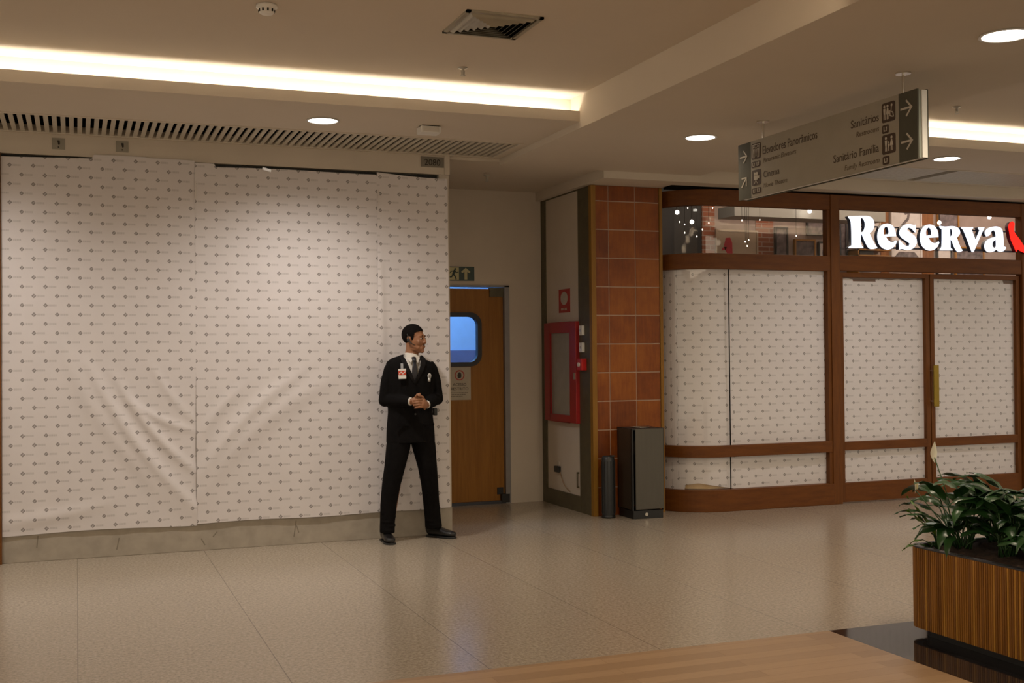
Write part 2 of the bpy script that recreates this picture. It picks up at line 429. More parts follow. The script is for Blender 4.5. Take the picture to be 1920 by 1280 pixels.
# fascia plates
M_PLATE = mat('brushed_plate', (.30, .27, .215), .5, .2, var=.05)
M_INK = mat('dark_print', (.025, .018, .012), .6)
for i, (x, z, lb) in enumerate(((-.118, 3.108, 'small square plate with a dark mark on the fascia, the one over the first folds'), (.335, 3.112, 'small square plate with a dark mark on the fascia, the one nearer the number plate'))):
    t = thing('marker_plate', lb, 'wall plate', (x, 9.199, z), group='small square plates on the fascia')
    box('plate', M_PLATE, -.045, .045, -.004, 0, -.042, .042, t)
    c = MB(); F = face_front(-.0045)
    c.prism([(-.008, .026), (.010, .026), (.012, .0), (.004, -.012), (-.002, -.002)], 0, .001, lambda u, v, d: F @ Vector((u, v, d)))
    c.prism([(-.004, -.02), (.006, -.02), (.006, -.030), (-.004, -.030)], 0, .001, lambda u, v, d: F @ Vector((u, v, d)))
    c.build('mark', M_INK, t)
t = thing('number_plate', 'grey plate reading 2080 on the fascia above the paper', 'sign', (2.80, 9.199, 3.12))
box('plate', mat('taupe_plate', (.20, .175, .135), .5), -.10, .10, -.005, 0, -.043, .043, t)
text('number', '2080', -.068, .068, -.028, .055, face_front(-.0055), M_INK, t)
st(box('wall_left_pilaster', M_WALL, 2.905, 2.95, 9.19, 9.215, 3.02, 3.18))

# ------------------------------------------------------------------ wall with the service door
c = MB(); c.box(4.10, 4.60, 10.85, 10.97, 0, 3.2); c.box(2.86, 4.10, 10.85, 10.97, 2.195, 3.2); c.box(2.86, 3.0, 10.85, 10.97, 0, 2.195)
st(c.build('wall_back', M_WALL))
c = MB()
c.box(2.4, 5.0, 13.0, 13.1, 1.38, 3.2); st(c.build('wall_service_upper', mat('light_blue_wall', (.30, .56, .85), .6, var=.04)))
st(box('wall_service_lower', mat('navy_dado', (.035, .10, .26), .6, var=.1), 2.4, 5.0, 12.98, 13.1, 0, 1.556))
c = MB(); c.box(2.3, 2.4, 10.97, 13.1, 0, 3.2); c.box(5.0, 5.1, 10.97, 13.1, 0, 3.2); c.box(2.3, 5.1, 10.97, 13.1, 3.2, 3.3)
st(c.build('wall_service_side', mat('pale_blue_paint', (.55, .62, .72), .7)))
lamp('service_tube_light', 'AREA', (3.4, 12.4, 3.1), 24, (.38, .62, 1.0), shape='RECTANGLE', size=1.2, size_y=.6)
d = bpy.data.objects.new('door_1', None); COL.objects.link(d); d['kind'] = 'structure'
c = MB(); c.box(4.047, 4.10, 10.835, 10.97, 0, 2.195); c.box(3.0, 4.10, 10.835, 10.97, 2.182, 2.20)
c.build('frame', mat('grey_door_frame', (.26, .245, .24), .45, .2), d)
def rrect(cx, cz, hw, hh, r, n=8):
    P = []
    for k, (sx, sz) in enumerate(((1, 1), (-1, 1), (-1, -1), (1, -1))):
        for i in range(n + 1):
            a = PI / 2 * (k + i / n); P.append((cx + sx * (hw - r) + r * math.cos(a), cz + sz * (hh - r) + r * math.sin(a)))
    return P
WC = (3.505, 1.655)
FB = Matrix(((1, 0, 0, 0), (0, 0, 1, 0), (0, 1, 0, 0), (0, 0, 0, 1)))
FF = lambda y: Matrix(((1, 0, 0, 0), (0, 0, -1, y), (0, 1, 0, 0), (0, 0, 0, 1)))
curve_mesh('leaf', [[(3.03, .03), (4.045, .03), (4.045, 2.165), (3.03, 2.165)], rrect(*WC, .27, .235, .09)], FF(10.90), .04, M_DOOR, d)
curve_mesh('window_gasket', [rrect(*WC, .305, .27, .12), rrect(*WC, .262, .227, .085)], FF(10.895), .07, mat('black_rubber', (.015, .014, .016), .5), d)
c = MB(); c.prism(rrect(*WC, .268, .233, .088), 10.90, 10.906, lambda u, v, q: (u, q, v)); c.build('pane', M_GLASS, d)
c = MB(); c.box(3.90, 4.055, 10.865, 10.905, 2.085, 2.175); c.build('top_pivot', M_FRAME, d)
c = MB(); c.box(4.0, 4.085, 10.83, 10.90, .012, .095); c.box(3.965, 4.03, 10.872, 10.882, .09, .16); c.build('bottom_pivot', M_BLACK, d)
st(box('door_sill', mat('sill_metal', (.05, .05, .06), .4, .5), 3.0, 4.10, 10.84, 10.97, 0, .030))
# notice on the door
t = thing('notice_sign', 'beige ACESSO RESTRITO notice stuck on the service door below its window', 'sign', (3.575, 10.878, 1.215))
box('board', mat('beige_notice', (.42, .36, .27), .5), -.118, .118, -.004, 0, -.165, .165, t)
F = face_front(-.0045)
ring = [(.052 * math.cos(a * PI / 16), .083 + .052 * math.sin(a * PI / 16)) for a in range(32)]
ring2 = [(.040 * math.cos(a * PI / 16), .083 + .040 * math.sin(a * PI / 16)) for a in range(32)]
curve_mesh('red_ring', [ring, ring2], F, .001, mat('sign_red', (.35, .05, .03), .5), t)
c = MB(); hand = [(-.018, .060), (-.022, .085), (-.016, .098), (-.008, .112), (.004, .114), (.014, .104), (.020, .090), (.018, .066), (.010, .055), (-.008, .053)]
c.prism(hand, 0, .001, lambda u, v, q: F @ Vector((u, v, q))); c.build('hand_symbol', M_INK, t)
text('lettering', 'ACESSO', -.070, .070, -.022, .028, F, M_INK, t)
text('lettering', 'RESTRITO', -.092, .092, -.066, .030, F, M_INK, t)
c = MB()
for k, (a, e) in enumerate(((-.09, .085), (-.085, .06), (-.09, .03))):
    z = -.095 - k * .018
    x = a
    while x < e:
        w_ = random.uniform(.008, .022); c.prism([(x, z), (x + w_, z), (x + w_, z + .007), (x, z + .007)], 0, .001, lambda u, v, q: F @ Vector((u, v, q))); x += w_ + .004
c.build('small_print', mat('faint_print', (.16, .13, .09), .6), t)
# exit sign above the door
t = thing('exit_sign', 'green emergency exit sign with running figure and arrow above the service door', 'sign', (3.55, 10.849, 2.31))
M_EXG = mat('exit_dark_green', (.008, .03, .016), .4); M_EXY = mat('exit_cream', (.50, .46, .24), .5)
box('board', M_EXG, -.11, .18, -.006, 0, -.070, .070, t)
F = face_front(-.0065); to = lambda u, v, q: F @ Vector((u, v, q))
c = MB(); c.prism([(-.104, -.062), (.018, -.062), (.018, .062), (-.104, .062)], 0, .001, to)
c.build('figure_panel', M_EXY, t); c = MB()
c.prism([(.075, -.058), (.105, -.058), (.105, .020), (.130, .005), (.138, .022), (.090, .060), (.042, .022), (.050, .005), (.075, .020)], 0, .001, to)
c.build('arrow', M_EXY, t)
F2 = face_front(-.008) @ Matrix.Translation((.062, 0, 0)); to2 = lambda u, v, q: F2 @ Vector((u, v, q))
c = MB()
def stroke(c, pts, w_, to):
    for (a, b_) in zip(pts[:-1], pts[1:]):
        dx, dy = b_[0] - a[0], b_[1] - a[1]; L = math.hypot(dx, dy) or 1; nx, ny = -dy / L * w_ / 2, dx / L * w_ / 2
        ex, ey = dx / L * w_ * .3, dy / L * w_ * .3
        c.prism([(a[0] + nx - ex, a[1] + ny - ey), (a[0] - nx - ex, a[1] - ny - ey), (b_[0] - nx + ex, b_[1] - ny + ey), (b_[0] + nx + ex, b_[1] + ny + ey)], 0, .001, to)
def disc(c, u, v, r, to, n=14): c.prism([(u + r * math.cos(2 * PI * i / n), v + r * math.sin(2 * PI * i / n)) for i in range(n)], 0, .001, to)
disc(c, -.083, .045, .011, to2)
for p, w_ in (([(-.09, .028), (-.105, -.008)], .024), ([(-.105, -.008), (-.085, -.025), (-.075, -.055)], .013), ([(-.105, -.008), (-.122, -.032), (-.150, -.036)], .013),
              ([(-.09, .028), (-.068, .010), (-.052, .016)], .009), ([(-.09, .028), (-.125, .024), (-.140, .004)], .009)): stroke(c, p, w_, to2)
c.build('running_figure', M_EXG, t)

# ------------------------------------------------------------------ hose wall (faces -X)
st(box('wall_right', M_WALL, 4.47, 4.60, 9.66, 10.86, 0, 3.08))
c = MB(); c.box(4.455, 4.47, 9.625, 9.925, 0, 3.06); c.box(4.455, 4.47, 10.745, 10.85, 0, 3.08); c.box(4.452, 4.47, 9.90, 10.76, 0, .15)
c.box(4.458, 4.47, 9.90, 10.76, 3.055, 3.08)
st(c.build('trim_1', M_FRAME))
t = thing('hose_cabinet', 'red framed fire hose cabinet on the narrow wall by the tiled column', 'fire cabinet', (4.47, 10.30, 1.32))
c = MB()
for a in ((-.39, -.245, -.48, .49), (.245, .39, -.48, .49), (-.245, .245, -.48, -.41), (-.245, .245, .385, .49)):
    c.box(-.055, 0, a[0], a[1], a[2], a[3])
c.build('door_frame', M_RED, t, bevel=.004)
box('panel', mat('dusty_glass', (.30, .27, .22), .25, var=.05), -.035, -.02, -.25, .25, -.42, .40, t)
c = MB(); c.box(-.07, -.055, -.375, -.36, -.06, 0); c.build('latch', M_CHROME, t)
t = thing('fire_sign', 'red fire equipment sign with a pale oval above the hose cabinet', 'sign', (4.469, 10.285, 2.02))
box('board', mat('sign_red2', (.40, .03, .02), .5), -.004, 0, -.135, .135, -.115, .115, t)
F = face_left(-.0045, 0); c = MB()
c.prism([(.085 * math.cos(a * PI / 14), .025 + .065 * math.sin(a * PI / 14)) for a in range(28)], 0, .001, lambda u, v, q: F @ Vector((u, v, q)))
c.build('oval', mat('sign_cream', (.50, .45, .36), .5), t)
c = MB(); [c.prism([(x, -.092), (x + .016, -.092), (x + .016, -.070), (x, -.070)], 0, .001, lambda u, v, q: F @ Vector((u, v, q))) for x in (-.075, -.045, -.015, .015, .045)]
c.build('lettering', MATS['sign_cream'], t)
t = thing('fire_alarm_box', 'small red fire alarm call point beside the hose cabinet', 'alarm', (4.455, 9.80, 1.40))
box('housing', mat('alarm_red', (.5, .012, .012), .4), -.055, 0, -.055, .055, -.055, .055, t, bevel=.005)
MB().cyl((0, 0), .02, 0, .012, 20, M=Matrix.Translation((-.055, 0, 0)) @ Matrix.Rotation(-PI / 2, 4, 'Y')).build('button', M_WHITE, t)
for z, lb in ((1.72, 'small white sensor box on the dark trim, upper one'), (1.56, 'small white sensor box on the dark trim, lower one')):
    t = thing('sensor_box', lb, 'sensor', (4.455, 9.82, z), group='white boxes on the dark trim')
    box('cover', M_WHITE, -.03, 0, -.035, .035, -.045, .045, t, bevel=.004); box('tab', M_CHROME, -.033, -.03, -.006, .006, -.012, .012, t)
t = thing('power_outlet', 'black socket low on the white hose wall', 'outlet', (4.469, 10.47, .36))
box('socket', M_BLACK, -.03, 0, -.055, .055, -.03, .03, t, bevel=.004); box('upper_plate', M_WALL, -.006, 0, -.02, .04, .04, .075, t)
c = MB(); c.loft([((4.462 - .01 * math.sin(q * PI), 10.43 - .25 * q, .35 - .18 * q - .03 * math.sin(q * PI)), .005, .005) for q in [i / 12 for i in range(13)]], 8, (1, 0, 0))
tag(c.build('power_cable', mat('tan_cable', (.30, .20, .12), .6), smooth=True), 'thin tan cable hanging from the black socket', 'cable')
t = thing('door_pull', 'small grey pull handle low on the white hose wall', 'handle', (4.469, 9.98, .30))
c = MB(); c.box(-.022, -.016, -.008, .008, -.075, .075); c.box(-.016, 0, -.008, .008, .06, .075); c.box(-.016, 0, -.008, .008, -.075, -.06); c.build('bar', M_FRAME, t)

# ------------------------------------------------------------------ tiled column
st(box('column', mat('column_core', (.32, .19, .11), .7), 4.475, 5.19, 9.63, 9.95, 0, 3.08))
def tile_mat():
    m, nt, b = new_mat('terracotta_glaze'); co = coords(nt)
    oi = nt.nodes.new('ShaderNodeObjectInfo')
    f = noise(nt, co, 5, 5, .65); g = noise(nt, co, 1.3, 2, .5); h = noise(nt, co, 6, 4, .6, (9, 9, 1))
    k = E_(nt, f) * .45 + E_(nt, h) * .3 + E_(nt, g) * .45 - .1
    at = nt.nodes.new('ShaderNodeAttribute'); at.attribute_name = 'tone'
    k = k + (E_(nt, at.outputs['Fac']) - .5) * .22
    nt.links.new(ramp(nt, k.s, [(.28, (.12, .026, .003)), (.5, (.225, .056, .006)), (.75, (.36, .115, .013))]), b.inputs['Base Color'])
    b.inputs['Roughness'].default_value = .40; b.inputs['Specular IOR Level'].default_value = .3; bump(nt, b, f, .15, .003); return m
M_TILE = tile_mat()
c = MB(); tones = []
cols = ((4.498, 4.626), (4.636, 4.901), (4.911, 5.156)); z = 0.0
rows = [-.003 + .2655 * k for k in range(0, 13)]
for (xa, xb) in cols:
    for k in range(12):
        za, zb_ = rows[k] + .005, min(rows[k + 1] - .005, 3.06)
        if zb_ - za < .03: continue
        n0 = len(c.f); c.box(xa, xb, 9.618, 9.632, max(0, za), zb_); tones += [random.random()] * (len(c.f) - n0)
o = c.build('column_tiles', M_TILE, fix=False); st(o)
at = o.data.attributes.new('tone', 'FLOAT', 'FACE')
for i, v in enumerate(tones): at.data[i].value = v
st(box('column_grout', mat('pale_grout', (.50, .36, .27), .8), 4.49, 5.165, 9.624, 9.631, 0, 3.06))
st(box('trim_2', M_GOLD, 4.448, 4.494, 9.605, 9.66, 0, 3.06))
st(box('trim_3', M_GOLD, 5.160, 5.190, 9.61, 9.66, 0, 3.06))
# bulkhead over the column and the shop
c = MB(); c.box(4.40, 13, 9.22, 9.60, 3.065, 3.45); c.box(4.40, 5.19, 9.60, 10.86, 3.065, 3.45)
st(c.build('bulkhead', M_CEIL))

# ------------------------------------------------------------------ wooden shop front
R_ = .52; CX, CY = 5.72, 9.92
path = [(5.20, 10.6)] + [(CX - R_ * math.cos(a), CY - R_ * math.sin(a)) for a in [PI / 2 * i / 20 for i in range(21)]] + [(6.0, 9.40), (6.94, 9.40)]
def sweep(pts, z0, z1, off0, off1, c=None, uv=False):
    c = c or MB(); P = [Vector((*p, 0)) for p in pts]; ring = []
    for i, p in enumerate(P):
        t = (P[min(i + 1, len(P) - 1)] - P[max(i - 1, 0)]).normalized(); n = Vector((-t.y, t.x, 0))
        ring.append([p + n * off0 + Vector((0, 0, z0)), p + n * off1 + Vector((0, 0, z0)), p + n * off1 + Vector((0, 0, z1)), p + n * off0 + Vector((0, 0, z1))])
    vs = [q for r in ring for q in r]; fs = [(3, 2, 1, 0), tuple(4 * (len(P) - 1) + k for k in range(4))]
    for i in range(len(P) - 1):
        for k in range(4): fs.append((4 * i + k, 4 * i + (k + 1) % 4, 4 * i + 4 + (k + 1) % 4, 4 * i + 4 + k))
    return c.add(vs, fs)
wnd = bpy.data.objects.new('window_1', None); COL.objects.link(wnd); wnd['kind'] = 'structure'
for nm, a, b_ in (('head_rail', 2.895, 3.045), ('transom_rail', 2.292, 2.440), ('mid_rail', .512, .620)):
    sweep(path, a, b_, 0, .08).build(nm, M_MAHOG, wnd, bevel=.004)
sweep(path, 0, .205, -.012, .085).build('base_rail', M_MAHOG, wnd, bevel=.004)
for nm, a, b_ in (('transom_pane', 2.440, 2.895), ('upper_pane', .620, 2.292), ('lower_pane', .205, .512)):
    sweep(path, a, b_, .040, .046).build(nm, M_GLASS, wnd, smooth=False)
c = MB(); c.box(5.803, 5.807, 9.436, 9.45, .205, .512); c.box(5.803, 5.807, 9.436, 9.45, .62, 2.292); c.build('glass_joint', M_DARK, wnd)
for a, b_ in ((.205, .512), (.62, 2.292), (2.44, 2.895)):
    MB().box(6.905, 6.945, 9.405, 9.475, a, b_).build('post', M_MAHOG_V, wnd)
MB().box(6.94, 7.045, 9.392, 9.485, 0, 3.045).build('main_post', M_MAHOG_V, wnd, bevel=.004)
MB().box(5.19, 9.6, 9.42, 9.58, 3.045, 3.066).build('shadow_strip', M_DARK, wnd)  # dark strip painting the shadow line above the head rail
# transom with the lit name
w2 = bpy.data.objects.new('window_2', None); COL.objects.link(w2); w2['kind'] = 'structure'
box('head_rail', M_MAHOG, 7.045, 12.5, 9.40, 9.48, 2.905, 3.045, w2, bevel=.004)
box('transom_rail', M_MAHOG, 7.045, 12.5, 9.40, 9.48, 2.299, 2.450, w2, bevel=.004)
box('transom_pane', M_GLASS, 7.045, 9.40, 9.44, 9.446, 2.45, 2.905, w2)
box('transom_pane', M_GLASS, 9.46, 12.5, 9.44, 9.446, 2.45, 2.905, w2)
box('post', M_MAHOG_V, 9.36, 9.46, 9.392, 9.485, 0, 3.045, w2, bevel=.004)
def shop_door(name, x0, x1, handle, extra=0):
    d = bpy.data.objects.new(name, None); COL.objects.link(d); d['kind'] = 'structure'
    s = .05
    for a, b_ in ((x0, x0 + s), (x1 - s, x1)): box('stile', M_MAHOG_V, a, b_, 9.425, 9.470, .012, 2.284, d, bevel=.003)
    for a, b_ in ((2.236, 2.284), (.520, .605), (.012, .200)): box('rail', M_MAHOG, x0 + s, x1 - s, 9.425, 9.470, a, b_, d, bevel=.003)
    box('upper_pane', M_GLASS, x0 + s, x1 - s, 9.445, 9.450, .605, 2.236, d)
    box('lower_pane', M_GLASS, x0 + s, x1 - s, 9.445, 9.450, .2, .52, d)
    if handle:
        box('handle', M_BRASS, handle, handle + .062, 9.355, 9.372, .93, 1.352, d, bevel=.004)
        c = MB()
        for z in (.985, 1.295): c.cyl((0, 0), .008, 0, .072, 12, M=Matrix.Translation((handle + .012, 9.372, z)) @ Matrix.Rotation(-PI / 2, 4, 'X'))
        c.build('handle_stem', M_CHROME, d)
shop_door('door_2', 7.052, 8.160, None)
shop_door('door_3', 8.172, 9.352, 8.150)
box('stop_strip', M_MAHOG, 7.045, 9.36, 9.47, 9.48, 2.2, 2.272, w2)
# second bay past the doors, outside the frame of the photo
st(box('wall_shop_end', M_MAHOG, 9.46, 12.5, 9.44, 9.48, 0, 2.30))
# paper behind the glass
def d0(s): return lambda x, z: (.002 * math.sin(x * 9 + s) + .0015 * math.sin(z * 5 + s * 3 + x * 3), 0)
def curved_paper(name, z0, z1, label, zb=None):
    import bisect
    P = [Vector(p) for p in path]; n = []
    for i, p in enumerate(P):
        t = (P[min(i + 1, len(P) - 1)] - P[max(i - 1, 0)]).normalized(); n.append(p + Vector((-t.y, t.x)) * .062)
    acc = [0]
    for a, b_ in zip(n[:-1], n[1:]): acc.append(acc[-1] + (b_ - a).length)
    vs, fs, uvs = [], [], []; NS, NZ = 160, 40
    for j in range(NZ + 1):
        for i in range(NS + 1):
            s_ = acc[-1] * i / NS; k = min(len(acc) - 2, max(0, bisect.bisect(acc, s_) - 1)); f = (s_ - acc[k]) / (acc[k + 1] - acc[k])
            p = n[k].lerp(n[k + 1], f); zl = z0 + (zb(p.x) if zb else 0)
            q = j / NZ; z = zl + (z1 - zl) * q; dd = .003 * math.sin(s_ * 11 + z * 1.7) + .002 * math.sin(z * 7 + s_ * 3) + .003 * math.sin(s_ * 4 - z * 2)
            vs.append((p.x, p.y + .006 + dd, z)); uvs.append((s_ + .02, z) if 1 else 0)
    for j in range(NZ):
        for i in range(NS):
            k = j * (NS + 1) + i; fs.append((k, k + 1, k + NS + 2, k + NS + 1))
    me = bpy.data.meshes.new(name); me.from_pydata(vs, [], fs); me.materials.append(M_PAPER2)
    uvl = me.uv_layers.new(name='UVMap')
    for pg in me.polygons:
        turned = pg.center.x < 5.36          # the first strip of paper is hung sideways
        for li in pg.loop_indices:
            q = uvs[me.loops[li].vertex_index]; uvl.data[li].uv = (q[1] + .05, q[0]) if turned else q
    me.polygons.foreach_set('use_smooth', [True] * len(me.polygons))
    o = bpy.data.objects.new(name, me); COL.objects.link(o)
    return tag(o, label, 'paper sheet', 'printed paper sheets behind the shop glass')
curved_paper('window_paper', .60, 2.32, 'tall printed paper bent behind the big curved shop glass')
curved_paper('window_paper', .19, .53, 'low printed paper behind the bottom curved glass, lifted above pale wood',
             lambda x: .075 * max(0, 1 - abs(x - 5.50) / .44) if x > 5.40 else 0)
for (a, b_, z0, z1, lb, s) in ((7.10, 8.112, .60, 2.222, 'tall printed paper behind the glass of the first shop door', 1), (7.10, 8.112, .19, .53, 'low printed paper behind the first shop door bottom pane', 2),
                            (8.20, 9.29, .60, 2.24, 'tall printed paper behind the shop door with the brass handle', 3), (8.20, 9.29, .19, .53, 'low printed paper in the bottom of the brass handled door', 4)):
    o = sheet('window_paper', a, b_, 9.468, z0, z1, d0(s), (lambda x: .004 * math.sin(x * 30)) if z1 > 2 else None, None, M_PAPER2, (.03 * s, .011 * s), 40, 60)
    tag(o, lb, 'paper sheet', 'printed paper sheets behind the shop glass')
sweep([(CX - .43 * math.cos(a), CY - .43 * math.sin(a)) for a in [PI / 2 * (.35 + .65 * i / 12) for i in range(13)]] + [(6.05, 9.49)], .21, .275, 0, .012).build('plywood_board', M_LWOOD)
tag(bpy.data.objects['plywood_board'], 'pale bent plywood strip at the foot of the curved window', 'board')
# small tag on the door rail
t = box('paper_tag', M_WHITE, -.022, .022, -.003, 0, -.022, .022); t.location = (7.98, 9.42, .14); t.rotation_euler = (0, .25, 0)
tag(t, 'small square white tag on the bottom rail of the shop door', 'tag')

# lit name
LET = {'R':([(7.117,2.832),(7.332,2.844),(7.383,2.836),(7.417,2.812),(7.43,2.772),(7.425,2.727),(7.403,2.692),(7.368,2.671),(7.401,2.612),(7.439,2.551),(7.463,2.528),(7.412,2.513),(7.361,2.516),(7.328,2.56),(7.293,2.624),(7.276,2.66),(7.265,2.664),(7.264,2.551),(7.292,2.531),(7.291,2.522),(7.118,2.517),(7.118,2.527),(7.154,2.546),(7.152,2.793),(7.117,2.817)],[(7.267,2.822),(7.292,2.817),(7.31,2.793),(7.318,2.759),(7.311,2.714),(7.291,2.682),(7.266,2.676)]),
'e':([(7.69,2.65),(7.686,2.705),(7.66,2.75),(7.617,2.773),(7.568,2.775),(7.519,2.757),(7.482,2.716),(7.463,2.659),(7.467,2.604),(7.488,2.556),(7.531,2.522),(7.588,2.511),(7.644,2.526),(7.681,2.559),(7.702,2.6),(7.689,2.608),(7.655,2.587),(7.618,2.592),(7.587,2.612),(7.568,2.642)],[(7.536,2.691),(7.543,2.724),(7.571,2.747),(7.596,2.733),(7.605,2.693),(7.599,2.667),(7.542,2.661)]),
's':([(7.939,2.697),(7.938,2.772),(7.911,2.766),(7.87,2.778),(7.811,2.772),(7.763,2.746),(7.735,2.704),(7.735,2.666),(7.763,2.634),(7.83,2.603),(7.861,2.581),(7.851,2.557),(7.813,2.554),(7.77,2.577),(7.741,2.611),(7.728,2.611),(7.73,2.518),(7.767,2.527),(7.823,2.512),(7.891,2.524),(7.939,2.564),(7.953,2.612),(7.928,2.659),(7.863,2.693),(7.828,2.714),(7.835,2.737),(7.865,2.742),(7.897,2.727),(7.924,2.697)],[]),
'e2':([(8.222,2.655),(8.218,2.711),(8.191,2.756),(8.147,2.78),(8.096,2.782),(8.046,2.764),(8.007,2.722),(7.987,2.663),(7.991,2.608),(8.013,2.559),(8.058,2.525),(8.117,2.513),(8.174,2.529),(8.213,2.562),(8.234,2.604),(8.221,2.612),(8.186,2.59),(8.148,2.595),(8.116,2.616),(8.097,2.646)],[(8.063,2.696),(8.07,2.73),(8.1,2.753),(8.125,2.739),(8.134,2.698),(8.129,2.672),(8.069,2.666)]),
'r':([(8.238,2.773),(8.302,2.763),(8.402,2.776),(8.466,2.766),(8.499,2.737),(8.5,2.695),(8.459,2.656),(8.477,2.61),(8.508,2.551),(8.53,2.527),(8.501,2.509),(8.456,2.512),(8.418,2.565),(8.394,2.626),(8.375,2.636),(8.375,2.548),(8.401,2.536),(8.4,2.526),(8.238,2.522),(8.238,2.532),(8.265,2.553),(8.268,2.736),(8.238,2.755)],[(8.371,2.744),(8.394,2.74),(8.402,2.711),(8.395,2.676),(8.371,2.664)]),
'v':([(8.518,2.769),(8.67,2.771),(8.67,2.758),(8.651,2.749),(8.7,2.637),(8.755,2.742),(8.736,2.757),(8.736,2.773),(8.823,2.775),(8.805,2.752),(8.673,2.514),(8.65,2.515),(8.546,2.741),(8.518,2.756)],[]),
'a':([(8.829,2.739),(8.885,2.775),(8.965,2.79),(9.032,2.782),(9.067,2.746),(9.071,2.584),(9.103,2.574),(9.094,2.551),(9.054,2.525),(9.003,2.524),(8.974,2.548),(8.934,2.523),(8.87,2.513),(8.824,2.538),(8.813,2.586),(8.836,2.633),(8.903,2.666),(8.97,2.681),(8.967,2.725),(8.942,2.75),(8.908,2.736),(8.892,2.692),(8.844,2.68),(8.822,2.708)],[(8.969,2.649),(8.936,2.636),(8.916,2.601),(8.929,2.568),(8.958,2.562),(8.972,2.581)]),
'bird':([(9.136,2.785),(9.153,2.833),(9.194,2.85),(9.223,2.828),(9.217,2.788),(9.21,2.745),(9.245,2.704),(9.299,2.653),(9.345,2.591),(9.425,2.518),(9.384,2.502),(9.337,2.529),(9.294,2.539),(9.263,2.559),(9.239,2.53),(9.203,2.598),(9.161,2.67),(9.152,2.743)],[])}
def smooth2(L, it=1):
    """round gentle corners of an outline, keep sharp ones"""
    for _ in range(it):
        out = []; n = len(L)
        for i in range(n):
            a, b_, c = Vector(L[i - 1]), Vector(L[i]), Vector(L[(i + 1) % n])
            ang = (b_ - a).angle(c - b_, 0)
            if ang < 1.0 and min((b_ - a).length, (c - b_).length) > .008: out += [tuple(b_.lerp(a, .25)), tuple(b_.lerp(c, .25))]
            else: out.append(tuple(b_))
        L = out
    return L
t = thing('illuminated_sign', 'glowing white Reserva lettering with a red bird across the shop transom', 'sign', (0, 0, 0))
M_LIT = emis('lit_letter_face', (.78, .86, 1.0), .60); M_LITR = emis('lit_red_face', (1.0, .012, .006), .55)
M_SIDE = mat('blue_grey_return', (.05, .06, .10), .4); M_SIDER = mat('dark_red_return', (.16, .008, .02), .4)
for k, (o_, h_) in LET.items():
    lit = M_LITR if k == 'bird' else M_LIT
    L = [smooth2(o_, 2)] + ([smooth2(h_, 2)] if h_ else [])
    p = curve_mesh('bird_logo' if k == 'bird' else 'letter', L, FF(9.352), .006, lit, t)
    q = curve_mesh('return', L, FF(9.378), .045, M_SIDER if k == 'bird' else M_SIDE, p)
c = MB(); c.box(7.2, 9.3, 9.402, 9.436, 2.53, 2.545); c.box(7.2, 9.3, 9.402, 9.436, 2.74, 2.75); c.build('mounting_rail', M_SIDE, t)

# ------------------------------------------------------------------ shop interior seen through the transom
c = MB(); c.box(6.9, 13, 11.62, 11.7, 0, 3.9); st(c.build('wall_shop_back', mat('shop_plaster', (.35, .26, .22), .7, var=.1)))
st(box('wall_shop_corner', mat('shop_dark_wall', (.03, .028, .028), .6), 5.2, 6.9, 11.62, 11.7, 0, 3.9))
c = MB(); c.box(5.19, 5.28, 9.95, 12.4, 0, 3.9); st(c.build('wall_shop_side', mat('shop_dark_wall', (.03, .028, .028), .6)))
st(box('ceiling_shop', mat('shop_black_ceiling', (.02, .02, .02), .7), 5.19, 13, 9.60, 12.4, 3.80, 3.9))
st(box('wall_shop_far', mat('shop_dark_wall2', (.08, .06, .05), .6), 12.5, 12.6, 9.4, 12.4, 0, 3.9))
m, nt, b = new_mat('shop_brick'); M_BRICK = m
co = coords(nt); mp = nt.nodes.new('ShaderNodeMapping'); mp.inputs['Rotation'].default_value = (PI / 2, 0, 0); nt.links.new(co, mp.inputs[0])
br = nt.nodes.new('ShaderNodeTexBrick'); nt.links.new(mp.outputs[0], br.inputs[0]); br.inputs['Scale'].default_value = 1
br.inputs['Brick Width'].default_value = .2; br.inputs['Row Height'].default_value = .055; br.inputs['Mortar Size'].default_value = .006
br.inputs['Color1'].default_value = (.36, .11, .05, 1); br.inputs['Color2'].default_value = (.26, .085, .045, 1); br.inputs['Mortar'].default_value = (.40, .28, .22, 1)
nt.links.new(br.outputs[0], b.inputs['Base Color']); b.inputs['Roughness'].default_value = .8
M_POST = mat('poster_beige', (.55, .42, .30), .6, var=.06, scale=5); M_PINK = mat('poster_red', (.55, .03, .05), .6)
M_WHT = mat('poster_white', (.70, .62, .58), .6, var=.15, scale=6); M_GR = mat('poster_grey', (.16, .12, .12), .6, var=.6, scale=14)
M_FR = mat('gold_frame', (.38, .17, .03), .5, var=.1); M_BK = mat('black_frame', (.03, .025, .025), .5)
for x0, x1 in ((6.79, 6.96), (7.52, 7.76), (9.95, 10.13), (9.32, 9.44)):
    st(box('wall_shop_pier', M_BRICK if x0 < 9 else wood_mat('pier_wood', (.20, .07, .02), (.34, .14, .05), (6, 6, .5)), x0, x1, 11.61, 11.66, 0, 3.7))
